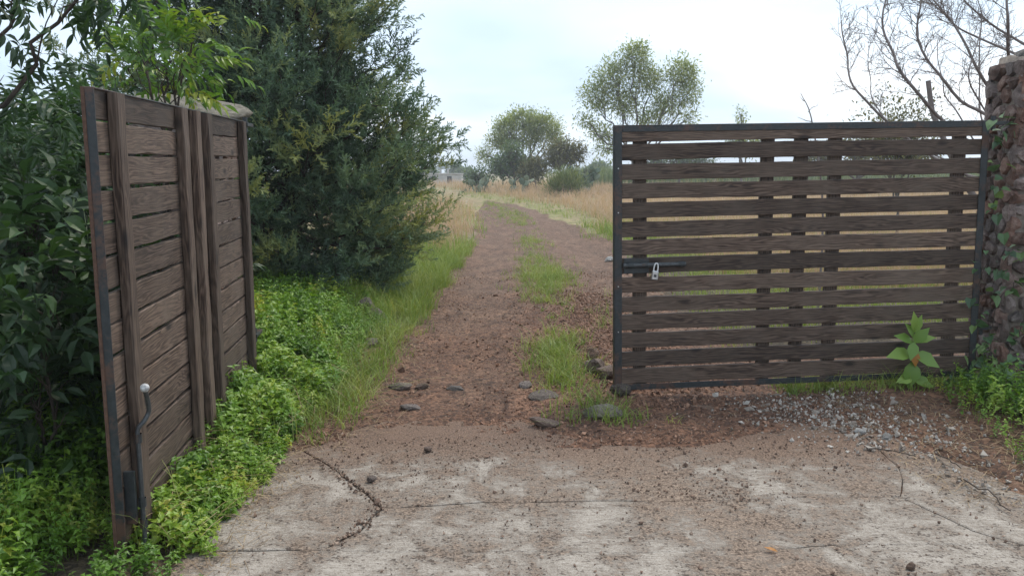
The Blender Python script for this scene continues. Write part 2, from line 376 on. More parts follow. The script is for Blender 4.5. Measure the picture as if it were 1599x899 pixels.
M['olive'] = leaf_mat('olive_bush_leaf', [(0.15, (0.06, 0.075, 0.03)), (0.5, (0.13, 0.135, 0.05)), (0.9, (0.23, 0.20, 0.08))], 0.2, 0.6)
M['corn'] = leaf_mat('maize_leaf', [(0.15, (0.07, 0.115, 0.04)), (0.5, (0.14, 0.19, 0.06)), (0.9, (0.26, 0.26, 0.11))], 0.25, 0.55)
M['nopal'] = leaf_mat('cactus_pad', [(0.15, (0.05, 0.085, 0.05)), (0.5, (0.10, 0.14, 0.085)), (0.9, (0.19, 0.21, 0.13))], 0.0, 0.6, objvar=True)
def chip_mat(name, a, b, c):
    m, t = mat(name); n = N(t); g = n('ShaderNodeNewGeometry')
    v = n.math('ADD', n.math('MULTIPLY', n.attr('var'), 0.75), n.math('MULTIPLY', n.noise(g.outputs['Position'], 90.0, 3), 0.3))
    n.out(n.prin(n.ramp(v, [(0.15, a), (0.55, b), (0.95, c)]), 0.95)); return m
M['scoria'] = chip_mat('scoria_chip', (0.075, 0.040, 0.027), (0.20, 0.105, 0.066), (0.34, 0.205, 0.14))
M['gravel'] = chip_mat('white_gravel', (0.15, 0.118, 0.092), (0.30, 0.26, 0.225), (0.48, 0.45, 0.41))
M['crumb'] = chip_mat('earth_crumb', (0.08, 0.050, 0.036), (0.20, 0.130, 0.094), (0.34, 0.25, 0.19))

# ------------------------------------------------------------------ ground
def track_x(y): return np.interp(y, [0, 5, 10, 19, 27, 37, 48, 65, 100, 220], [.35, .38, .42, .68, .42, -.42, -2.6, -6.2, -15, -48])
def right_edge(y): return np.interp(y, [0, 3.3, 4, 4.8, 5.5], [3.0, 2.72, 2.52, 2.3, 1.9])
def cover(x, y):
    n1 = fbm(x * 1.6, y * 1.6, 3, 4)
    a = sstep(4.25, 5.45, y + n1 * 0.8 + 0.10 * np.sin(x * 2.3 + 1))
    b = sstep(-1.28, -1.5, x + n1 * 0.16)
    c = sstep(0, 0.28, x - right_edge(y) + n1 * 0.25)
    return np.maximum(np.maximum(a, b), c)
def gz(x, y):
    x = np.asarray(x, float); y = np.asarray(y, float)
    u = x - track_x(y)
    cv = cover(x, y)
    z = -0.024 + 0.044 * cv + cv * (1 - cv) * 0.10 * fbm(x * 4.5, y * 4.5, 91, 5)
    on = sstep(5.0, 7.0, y)
    z = z + on * (-0.055 * (np.exp(-((u + .95) / .42) ** 2) + np.exp(-((u - .98) / .42) ** 2)) + 0.02 * np.exp(-(u / .35) ** 2))
    off = sstep(1.55, 2.3, np.abs(u)) * sstep(3.0, 7.0, y)
    z = z + 0.06 * off + 0.05 * sstep(-1.3, -2.0, x) * (1 - on)
    z = z + cv * (0.028 * fbm(x * 2.2, y * 2.2, 9, 3) + 0.018 * fbm(x * 11, y * 11, 21, 4)) * (1 - 0.5 * sstep(20, 60, y))
    z = z + sstep(8, 60, y) * 0.12 * fbm(x * 0.12, y * 0.12, 40, 3) * sstep(2, 6, np.abs(u))
    return z
def axis(lo, d0, d1, step, hi, gr):
    a = list(np.arange(d0, d1 + 1e-6, step)); s = step; v = a[-1]
    while v < hi: s = min(s * gr, 60); v += s; a.append(v)
    s = step; v = a[0]; L = []
    while v > lo: s = min(s * gr, 60); v -= s; L.append(v)
    return np.array(L[::-1] + a)
gx = axis(-480, -2.6, 4.0, 0.034, 480, 1.11); gy = axis(-40, 3.0, 9.5, 0.034, 900, 1.05)
X, Y = np.meshgrid(gx, gy); Z = gz(X, Y)
nx, ny = len(gx), len(gy)
idx = np.arange(nx * ny).reshape(ny, nx)
F = np.stack((idx[:-1, :-1], idx[:-1, 1:], idx[1:, 1:], idx[1:, :-1]), axis=-1).reshape(-1, 4)
mb = MB().add(np.stack((X, Y, Z), -1).reshape(-1, 3), F)
g = mb.build('ground', M['ground'], smooth=True)
tag(g, 'brown earth ground with the two rutted track leading away between the grass', 'ground', kind='structure')
U = np.abs(X - track_x(Y)); U = U + .28 * sstep(18, 28, Y) * (X > track_x(Y))
for nm, d in (('grassy', np.maximum(sstep(1.35, 1.8, U + 0.35 * fbm(X * .8, Y * .8, 5, 3)) * sstep(6, 8, Y), sstep(-1.3, -1.55, X) * 1.0)),
              ('far', sstep(14, 26, Y)),
              ('red', 0.25 + 0.75 * sstep(12, 5, Y) * (0.4 + 0.6 * sstep(.2, -.2, np.abs(X - .9) - .7)))):
    a_ = g.data.attributes.new(nm, 'FLOAT', 'POINT'); a_.data.foreach_set('value', d.astype(np.float32).ravel())

# concrete apron: broken slabs with open joints
apron = empty('concrete_apron', (0, 0, 0), 'worn concrete apron in the foreground, broken into slabs and dusted with earth', 'pavement', kind='structure')
J = 3.36
slabs = [
    [(-1.42, J + .02), (-.80, J - .01), (-.70, 3.55), (-.63, 3.84), (-.86, 4.17), (-1.09, 4.50), (-1.30, 4.78), (-1.55, 5.3), (-1.6, 4.2)],
    [(-.63, 3.84), (-.15, 3.90), (.9, 3.93), (1.94, 3.98), (2.04, 4.2), (2.12, 4.41), (2.15, 4.9), (2.0, 5.6), (-1.50, 5.6), (-1.30, 4.78), (-1.09, 4.50), (-.86, 4.17)],
    [(-.80, J - .01), (.2, J - .01), (1.2, J + .04), (2.22, J + .08), (2.09, 3.58), (2.0, 3.80), (1.94, 3.98), (.9, 3.93), (-.15, 3.90), (-.63, 3.84), (-.70, 3.55)],
    [(2.22, J + .08), (2.85, J), (2.6, 4.1), (2.35, 4.9), (2.1, 5.6), (2.0, 5.6), (2.15, 4.9), (2.12, 4.41), (2.04, 4.2), (1.94, 3.98), (2.0, 3.80), (2.09, 3.58)],
    [(-1.42, J + .02), (-1.5, -2), (3.4, -2), (3.0, 2.2), (2.85, J), (2.22, J + .08), (1.2, J + .04), (.2, J - .01), (-.80, J - .01)],
]
def slab_mesh(poly, gap, k):
    P = []
    n = len(poly)
    for i in range(n):
        a = np.array(poly[i]); b = np.array(poly[(i + 1) % n]); d = b - a; L = np.linalg.norm(d)
        nrm = np.array((d[1], -d[0])) / L
        q = 0.5 * (a + b)
        m = max(1, int(L / 0.035))
        for j in range(m):
            p = a + d * (j / m)
            p = p + np.array((fbm(p[0] * 2.1, p[1] * 2.1, 301, 4), fbm(p[0] * 2.1, p[1] * 2.1, 302, 4))) * .05
            w = gap * (0.12 + 1.1 * abs(fbm(p[0] * 9, p[1] * 9, 50 + k, 3)) + 3.2 * max(0, fbm(p[0] * 2.3, p[1] * 2.3, 77, 3)) + (1.2 if -1.3 < p[0] < -.6 and p[1] > 3.45 else 0))
            P.append((p[0], p[1], nrm[0], nrm[1], w))
    P = np.array(P)
    area = 0.5 * np.sum(P[:, 0] * np.roll(P[:, 1], -1) - np.roll(P[:, 0], -1) * P[:, 1])
    s = -1 if area > 0 else 1
    XY = P[:, :2] + s * P[:, 2:4] * P[:, 4:5]
    bm = bmesh.new()
    vs = [bm.verts.new((x, y, -0.004)) for x, y in XY]
    inn = XY + s * P[:, 2:4] * 0.007
    vi = [bm.verts.new((x, y, 0.0)) for x, y in inn]
    lo = [bm.verts.new((x, y, -0.06)) for x, y in XY]
    m = len(vs)
    for i in range(m):
        j = (i + 1) % m
        bm.faces.new((vs[i], vs[j], vi[j], vi[i])); bm.faces.new((lo[i], lo[j], vs[j], vs[i]))
    bmesh.ops.triangle_fill(bm, use_beauty=True, edges=[bm.edges.get((vi[i], vi[(i + 1) % m])) for i in range(m)])
    bmesh.ops.recalc_face_normals(bm, faces=bm.faces[:])
    me = bpy.data.meshes.new('concrete_slab'); bm.to_mesh(me); bm.free(); me.materials.append(M['concrete']); return me
for k, p in enumerate(slabs):
    o = link('concrete_slab', slab_mesh(p, 0.0035, k), apron, (0, 0, -0.001 * (k % 3)))

# ------------------------------------------------------------------ gates
def plank(name, L, T, Wd, seed, seg=18, ch=0.003, rough=0.0028, m='wood'):
    """board along +X from 0 to L, thickness T in Y, width Wd in Z, worn edges"""
    r = np.random.default_rng(seed)
    prof = np.array([(-T/2, -Wd/2 + ch), (-T/2, Wd/2 - ch), (-T/2 + ch, Wd/2), (T/2 - ch, Wd/2), (T/2, Wd/2 - ch), (T/2, -Wd/2 + ch), (T/2 - ch, -Wd/2), (-T/2 + ch, -Wd/2)])
    xs = np.linspace(0, L, seg + 1); V = []
    warp = np.cumsum(r.normal(size=seg + 1)) * rough * 0.4; warp -= np.linspace(warp[0], warp[-1], seg + 1)
    for i, x in enumerate(xs):
        p = prof + r.normal(size=prof.shape) * rough * 0.5; p[:, 1] += warp[i]
        V += [(x, a, b) for a, b in p]
    F = [(i*8+k, i*8+(k+1) % 8, i*8+8+(k+1) % 8, i*8+8+k) for i in range(seg) for k in range(8)]
    mb = MB().add(V, F); mb.add(V, [tuple(range(7, -1, -1)), tuple(range(seg*8, seg*8+8))])
    return mb.mesh(name, M[m])
GH = 1.84
def make_gate(hinge, free, side, label, sw=.1045):
    hinge = Vector(hinge); free = Vector(free); Wd = (free - hinge).length
    x = (free - hinge).normalized(); y = Vector((0, 0, 1)).cross(x).normalized(); z = x.cross(y)
    t = empty('wooden_gate', hinge, label, 'gate', 'pair of slatted driveway gates')
    t.rotation_euler = Matrix((x, y, z)).transposed().to_euler()
    s = side                                            # +1: battens at local +Y
    def bx(name, x0, x1, y0, y1, z0, z1, m, parent=t, bev=0.0015):
        ya, yb = sorted((s * y0, s * y1))
        return boxm(MB(), x0, x1, ya, yb, z0, z1, bev=bev).build(name, M[m], parent)
    # angle-iron frame: web round the rim, lip on the board side
    for xa, xb, xl0, xl1 in ((0, .006, .0065, .052), (Wd - .006, Wd, Wd - .056, Wd - .0065)):
        p = bx('frame_post', xa, xb, -.032, .014, 0, GH, 'steel')
        q = bx('frame_lip', xl0, xl1, -.0315, -.025, .001, GH - .001, 'steel', p)
    for za, zb, zl0, zl1 in ((GH - .006, GH, GH - .046, GH - .0065), (0, .006, .0065, .042)):
        p = bx('frame_rail', .0065, Wd - .0065, -.030, .012, za, zb, 'steel')
        bx('frame_lip', .053, Wd - .057, -.0305, -.0245, zl0, zl1, 'steel', p)
    var = [plank('slat', Wd - .03, .028, sw + .0014 * (k % 3), 100 + k + int(side > 0) * 40) for k in range(6)]
    for i in range(14):
        zc = GH - (.056 if i == 0 else .183 + (i - 1) * .1303)
        o = link('slat', var[(i * 5 + (s > 0)) % 6], t, (.014 + random.uniform(-.003, .003), s * -.0105, zc))
        o.rotation_euler = (random.uniform(-.02, .02), random.uniform(-.0016, .0016), 0)
    bl = [plank('batten', GH - .02, .042, .092, 200 + k, 10, .006, .003) for k in range(5)]
    for k, fr in enumerate((.072, .408, .498, .590, .93)):
        o = link('batten', bl[k], t, (Wd * (1 - fr), s * .0245, .010))
        o.rotation_euler = (0, -math.pi / 2, 0)
        for zc in [GH - .056 - .01] + [GH - .183 - i * .1303 for i in range(0, 13, 2)]:   # screw heads
            pass
    # screw heads that show as pale dots on the free post
    for zc in (.42, .74, 1.25, 1.55):
        sm = MB().add(*tube([(Wd - .03, s * -.0315, zc), (Wd - .03, s * -.0345, zc)], .0045, 6)); a = np.arange(6); V = sm.v[0][6:]; sm.add(V, [tuple(range(6))])
        sm.build('screw_head', M['zinc'], t)
    # two strap hinges at the pillar side
    for zc in (.35, GH - .02):
        bx('hinge_plate', -.20, -.0005, -.024, .026, zc - .012, zc + .012, 'steel', t, .002)
        h = MB().add(*tube([(-.045, 0, zc - .05), (-.045, 0, zc + .05)], .016, 10)); h.build('hinge_pin', M['steel'], t)
    return t, Wd, bx
GR, WR, bxr = make_gate((3.39, 5.99, .118), (.718, 5.75, .07), -1, 'closed dark slatted wooden gate leaf with a slide bolt, hung on the right pillar')
GL, WL, bxl = make_gate((-1.83, 5.79, .098), (-1.5575, 3.155, .07), 1, 'open dark wooden gate leaf on the left, swung towards the viewer over green weeds', .114)
# a rusty edge on the near end of the open leaf
e_ = bxl('rusty_edge', WL + .0005, WL + .003, -.0325, -.018, .0, GH, 'rust'); e_['label'] = 'rust coloured edge of the steel end post'

# slide bolt on the closed leaf (front = local +Y because side = -1)
zb = .905
sb = bxr('slide_bolt', WR - .245, WR - .07, -.0345, -.0265, zb - .075, zb + .03, 'steel')
rod = MB(); V, F_ = tube([(WR - .50, .050, zb - .018), (WR - .06, .050, zb - .018)], .0155, 10); rod.add(V, F_); rod.add(V[-10:], [tuple(range(10))]); rod.add(V[:10], [tuple(range(9, -1, -1))])
ro = rod.build('bolt_rod', M['bolt'], sb)
for xx in (.11, .21, .47):
    k = MB(); V, F_ = tube([(WR - xx - .02, .050, zb - .018), (WR - xx + .02, .050, zb - .018)], .0205, 10); k.add(V, F_); k.add(V[-10:], [tuple(range(10))]); k.add(V[:10], [tuple(range(9, -1, -1))])
    k.build('bolt_guide', M['steel'], sb)
# padlock hanging from the bolt
def to_world(gate, p): return gate.matrix_basis @ Vector(p)
pl = empty('padlock', to_world(GR, (WR - .285, .075, zb - .03)), 'small silver padlock hanging from the slide bolt of the closed gate', 'padlock')
pl.rotation_euler = (0, .12, 0); pl.scale = (.78, .78, .78)
sh = MB(); V, F_ = tube(smooth_path([(-.016, 0, -.045), (-.018, 0, -.01), (-.010, 0, .028), (.010, 0, .028), (.018, 0, -.01), (.016, 0, -.045)], 20), .0062, 8); sh.add(V, F_); sh.build('shackle', M['white'], pl, smooth=True)
boxm(MB(), -.030, .030, -.013, .013, -.115, -.035, bev=.007).build('lock_body', M['zinc'], pl)
boxm(MB(), -.012, .012, -.0155, -.0135, -.09, -.066, bev=.0008).build('keyhole_plate', M['bolt'], pl)

# drop bolt on the open leaf (batten side = local +Y)
xb_ = WL - .075
db = bxl('drop_bolt', xb_ + .012, xb_ + .03, .0045, .0465, .12, .34, 'steel')
r1 = MB(); V, F_ = tube(smooth_path([(xb_, .062, .02), (xb_, .062, .40), (xb_, .062, .50), (xb_ - .012, .085, .535), (xb_ - .03, .10, .57), (xb_ - .012, .105, .62), (xb_ + .018, .108, .668)], 26), .0095, 8); r1.add(V, F_)
r1.build('bolt_rod', M['bolt'], db, smooth=True)
for zz in (.11, .20, .47):
    k = MB(); V, F_ = tube([(xb_, .062, zz - .018), (xb_, .062, zz + .018)], .0155, 10); k.add(V, F_); k.build('bolt_guide', M['steel'], db)
    boxm(MB(), xb_ - .055, xb_ + .0, .0475, .0515, zz - .02, zz + .02, bev=.001).build('bracket', M['steel'], db)
bm = bmesh.new(); bmesh.ops.create_uvsphere(bm, u_segments=14, v_segments=10, radius=.018); me = bpy.data.meshes.new('knob'); bm.to_mesh(me); bm.free(); me.materials.append(M['knob'])
for p in me.polygons: p.use_smooth = True
k = link('knob', me, db, (xb_ + .022, .108, .682)); k['label'] = 'pale round knob of the drop bolt'

# ------------------------------------------------------------------ rocks
def rock_mesh(seed, name='stone', sub=2, flat=1.0, ang=0.30, sq=1.0):
    bm = bmesh.new(); bmesh.ops.create_icosphere(bm, subdivisions=sub, radius=1.0)
    r = np.random.default_rng(seed); pl = rdir_r(r, 9); of = (0.5 if sq == 1 else .8) + 0.32 * r.random(9); shr = r.normal(size=2)
    for v in bm.verts:
        p = np.array(v.co)
        if sq < 1: p = np.sign(p) * np.abs(p) ** sq; p = p * (1 + .22 * p[2] * shr[0], 1, 1 + .25 * p[0] * shr[1])
        for d, o in zip(pl, of):                                  # knock flats off it
            k = p @ d
            if k > o: p = p - d * (k - o) * 0.95
        p = p * (1 + ang * 0.35 * r.normal() * 0.3)
        v.co = p * (1, 1, flat)
    me = bpy.data.meshes.new(name); bm.to_mesh(me); bm.free()
    for p in me.polygons: p.use_smooth = True
    return me
def rdir_r(r, n):
    d = r.normal(size=(n, 3)); return d / np.linalg.norm(d, axis=1, keepdims=True)
M['limestone'] = rock_mat('white_limestone', (0.22, 0.20, 0.18), (0.38, 0.36, 0.33), (0.55, 0.53, 0.50))
def rock(px, py, sx, sy, sz, rot, m, label, seed, sink=.25, name='stone', cat='stone', group=None):
    p = grd(px, py); z = float(gz(p[0], p[1]))
    if p[1] < 4.7 and -1.3 < p[0] < 2.3: z = 0
    me = rock_mesh(seed, name, 2, 1, .8); me.materials.append(M[m]); sx *= 1.25; sy *= 1.25; sz *= 1.35; sink += .2
    for p_ in me.polygons: p_.use_smooth = False
    o = link(name, me, None, (p[0], p[1], z + sz * (1 - sink))); o.scale = (sx, sy, sz); o.rotation_euler = (random.uniform(-.15, .15), random.uniform(-.15, .15), rot)
    return tag(o, label, cat, group)
rock(967, 622, .085, .07, .045, .2, 'darkrock', 'dark flat stone under the free corner of the closed gate', 1, .1)
rock(942, 655, .105, .085, .045, -.3, 'tanrock', 'pale tan stone sticking out of the grass in front of the closed gate', 2)
rock(930, 588, .075, .08, .06, .4, 'brownrock', 'brown stone on the track beside the steel post of the closed gate', 3)
rock(948, 596, .07, .07, .055, 1.2, 'brownrock', 'reddish stone wedged right behind the closed gate post', 4)
rock(925, 566, .05, .05, .045, .2, 'brownrock', 'small upright stone behind the stones at the closed gate post', 5)
rock(622, 606, .085, .06, .032, .1, 'darkrock', 'grey flat stone bedded in the left edge of the track', 6, .62)
rock(657, 604, .065, .05, .028, .7, 'brownrock', 'low brown stone bedded in the track next to the grey flat stone', 7, .62)
rock(710, 609, .07, .055, .028, -.2, 'darkrock', 'flat greyish stone sunk in the middle of the left rut', 8, .62)
rock(848, 626, .09, .07, .035, .3, 'darkrock', 'grey stone bedded at the foot of the grassy median', 9, .62)
rock(822, 608, .06, .05, .03, .9, 'brownrock', 'brown stone in the track left of the grassy median foot', 10, .62)
rock(850, 665, .11, .05, .022, -.1, 'brownrock', 'long thin stone lying at the edge of the concrete', 11, .3)
rock(572, 503, .10, .11, .11, .3, 'brownrock', 'big dark brown rock beneath the juniper at the left verge', 12)
rock(590, 508, .11, .09, .075, -.5, 'brownrock', 'low reddish rock beside the bigger rock beneath the juniper', 13)
rock(575, 545, .08, .07, .045, .8, 'darkrock', 'small dark rock at the left edge of the track below the juniper', 14)
rock(952, 406, .10, .09, .06, 0, 'limestone', 'small white stone far along the track beside the gate post', 15)
rock(640, 640, .06, .045, .02, .3, 'brownrock', 'small flat stone in the track near the left weeds', 16, .5)
rock(1342, 676, .04, .03, .018, .3, 'limestone', 'white pebble at the edge of the gravel below the broad leaved plant', 17, .2)
rock(1385, 683, .045, .03, .016, .9, 'limestone', 'flat white pebble among litter at the right concrete edge', 18, .2)
rock(581, 752, .022, .02, .016, .3, 'brownrock', 'brown clod lying on the concrete beside the broken slab', 19, .1, 'clod', 'clod')
rock(668, 705, .026, .022, .016, .3, 'brownrock', 'lone clod at the dirt line left of centre', 20, .1, 'clod', 'clod')
rock(1422, 888, .018, .017, .013, .3, 'brownrock', 'brown clod on the concrete at the bottom edge of the view', 21, .1, 'clod', 'clod')

# ------------------------------------------------------------------ stone pillars
def pillar(name, x0, x1, y0, y1, top, label, seed, size=.15, faces='flrb', zmax=2.0):
    r = np.random.default_rng(seed)
    r = np.random.default_rng(seed)
    t = empty(name, ((x0 + x1) / 2, (y0 + y1) / 2, 0), label, 'pillar', 'stone gate pillars')
    cx_, cy_ = (x0 + x1) / 2, (y0 + y1) / 2; hw, hd = (x1 - x0) / 2, (y1 - y0) / 2
    # lumpy mortar core
    bm = bmesh.new(); bmesh.ops.create_cube(bm, size=1); bmesh.ops.subdivide_edges(bm, edges=bm.edges[:], cuts=9, use_grid_fill=True)
    for v in bm.verts:
        p = np.array(v.co) * (2 * hw - .03, 2 * hd - .03, zmax + .06); p[2] += (zmax + .06) / 2
        q = p * 7
        nn = float(fbm(q[0] + q[1], q[2] + q[1] * .5, seed, 3)) * .035
        rr = np.array((v.co.x, v.co.y, 0)); rr /= max(np.linalg.norm(rr), 1e-6)
        p += rr * nn
        if v.co.z > .49: p[2] += nn * 1.2; p[:2] *= .9
        v.co = p
    me = bpy.data.meshes.new('mortar_core'); bm.to_mesh(me); bm.free(); me.materials.append(M['mortar'])
    for p in me.polygons: p.use_smooth = True
    link('mortar_core', me, t)
    for fc in faces:
        ln = hw if fc in 'fb' else hd
        nxs = max(2, int(round(2 * ln / size))); nzs = max(2, int(round(zmax / (size * .8))))
        sd = [(-ln + (a + .5 + (.5 if b % 2 else 0) - .25 + r.uniform(-.32, .32)) * 2 * ln / nxs, (b + .5 + r.uniform(-.34, .34)) * zmax / nzs) for b in range(nzs) for a in range(nxs)]
        for q, (a, z) in enumerate(sd):
            poly = [np.array(p) for p in ((-ln - .02, 0.), (ln + .02, 0.), (ln + .02, zmax + .03), (-ln - .02, zmax + .03))]
            for w, (b, c) in enumerate(sd):                         # keep the side nearer to this stone
                if w == q or abs(b - a) > 3 * size or abs(c - z) > 3 * size: continue
                nd = np.array((b - a, c - z)); md = np.array((a + b, z + c)) / 2; out = []
                for u in range(len(poly)):
                    p0, p1 = poly[u], poly[(u + 1) % len(poly)]; d0, d1 = (p0 - md) @ nd, (p1 - md) @ nd
                    if d0 <= 0: out.append(p0)
                    if d0 * d1 < 0: out.append(p0 + (p1 - p0) * d0 / (d0 - d1))
                poly = out
                if len(poly) < 3: break
            if len(poly) < 3: continue
            poly = np.array(poly); cen = poly.mean(0); gap = r.uniform(.006, .013)
            mid_ = [(poly[u] + poly[(u + 1) % len(poly)]) / 2 + r.normal(size=2) * .004 for u in range(len(poly))]
            ring = np.array([p for u in range(len(poly)) for p in (poly[u] * .88 + cen * .12, mid_[u])])    # rounded-off corners
            dl = np.linalg.norm(ring - cen, axis=1, keepdims=True); ring = cen + (ring - cen) * np.maximum(.5, (dl - gap) / dl)
            n_ = len(ring); dep = r.uniform(.012, .034)
            r2 = cen + (ring - cen) * r.uniform(.80, .9, (n_, 1)); V = [(p[0], .028, p[1]) for p in ring] + [(p[0], -dep * r.uniform(.55, 1.), p[1]) for p in r2] + [(cen[0] + r.normal() * .01, -dep * r.uniform(.9, 1.4), cen[1] + r.normal() * .01)]
            F_ = [(u, (u + 1) % n_, n_ + (u + 1) % n_, n_ + u) for u in range(n_)]
            mbs = MB(); Vn = np.array(V); Vn[:, 0] -= cen[0]; Vn[:, 2] -= cen[1]
            mbs.add(Vn, F_); mbs.f.append(np.array([(n_ + u, n_ + (u + 1) % n_, 2 * n_) for u in range(n_)]))
            rot = {'f': 0, 'r': math.pi / 2, 'b': math.pi, 'l': -math.pi / 2}[fc]
            pos = {'f': (cen[0], -hd, cen[1]), 'b': (-cen[0], hd, cen[1]), 'l': (-hw, -cen[0], cen[1]), 'r': (hw, cen[0], cen[1])}[fc]
            o = mbs.build('stone', M['volc'], t, loc=pos); o.rotation_euler = (0, 0, rot)
    return t
PR = pillar('stone_pillar', 3.56, 4.3, 5.95, 6.36, 2.38, 'tall reddish volcanic stone pillar with climbing vine at the right edge', 5, .125, zmax=2.36)
PL = pillar('stone_pillar', -2.68, -2.12, 5.85, 6.45, 1.96, 'stone pillar with a flat mossy capstone behind the open gate leaf', 8, .16, zmax=1.9)
me = rock_mesh(71, 'capstone', 3, 1, .2); me.materials.append(M['cap']); o = link('capstone', me, PL, (.0, 0, 2.03)); o.scale = (.50, .42, .13)
me = rock_mesh(72, 'capstone', 3, 1, .3, .45); me.materials.append(M['capgrey']); o = link('capstone', me, PR, (.0, 0, 2.41)); o.scale = (.33, .18, .07)

# ------------------------------------------------------------------ leaf templates
def leaf8(L, Wd, fold=.15, droop=.2, y0=0.):
    f = Wd * fold
    V = [(0, y0, 0), (-Wd*.42, y0+.28*L, f), (0, y0+.28*L, -droop*L*.06), (Wd*.42, y0+.28*L, f), (-Wd*.5, y0+.55*L, f - droop*L*.2), (0, y0+.55*L, -droop*L*.25), (Wd*.5, y0+.55*L, f - droop*L*.2), (0, y0+L, -droop*L)]
    F = [(0, 2, 1), (0, 3, 2), (1, 2, 5), (1, 5, 4), (2, 3, 6), (2, 6, 5), (4, 5, 7), (5, 6, 7)]
    return np.array(V, float), np.array(F)
def leaf4(L, Wd, fold=.2, droop=.2):
    f = Wd * fold
    V = [(0, 0, 0), (-Wd/2, .45*L, f), (0, .45*L, 0), (Wd/2, .45*L, f), (0, L, -droop*L)]
    return np.array(V, float), np.array([(0, 2, 1), (0, 3, 2), (1, 2, 4), (2, 3, 4)])
def merge(parts):
    Vs, Fs, n = [], [], 0
    for V, F in parts: Vs.append(V); Fs.append(F + n); n += len(V)
    return np.concatenate(Vs), np.concatenate(Fs)
def rotz(T, a, dx=0, dy=0, dz=0, tilt=0):
    V, F = T; c, s = math.cos(a), math.sin(a)
    if tilt: ct, st = math.cos(tilt), math.sin(tilt); V = np.stack((V[:, 0], V[:, 1]*ct - V[:, 2]*st, V[:, 1]*st + V[:, 2]*ct), 1)
    return np.stack((V[:, 0]*c - V[:, 1]*s + dx, V[:, 0]*s + V[:, 1]*c + dy, V[:, 2] + dz), 1), F
def pinnate(L=.24, pairs=3, ll=.092, lw=.028, droop=.3, seed=0):
    r = np.random.default_rng(seed); parts = []
    zz = lambda t: -droop * L * t * t
    for i in range(pairs):
        t = .34 + .56 * i / pairs
        for s in (-1, 1):
            k = ll * r.uniform(.85, 1.12)
            parts.append(rotz(leaf8(k, lw * r.uniform(.85, 1.15), .2, .35), -s * r.uniform(.75, 1.05), 0, t * L, zz(t), r.uniform(-.45, .05)))
    parts.append(rotz(leaf8(ll * 1.1, lw, .2, .4), 0, 0, L, zz(1), -.35))
    st = np.array([(-.0012, 0, 0), (.0012, 0, 0), (.001, L * .5, zz(.5)), (-.001, L * .5, zz(.5)), (.0008, L, zz(1)), (-.0008, L, zz(1))])
    parts.append((st, np.array([(0, 1, 2), (0, 2, 3), (3, 2, 4), (3, 4, 5)])))
    return merge(parts)

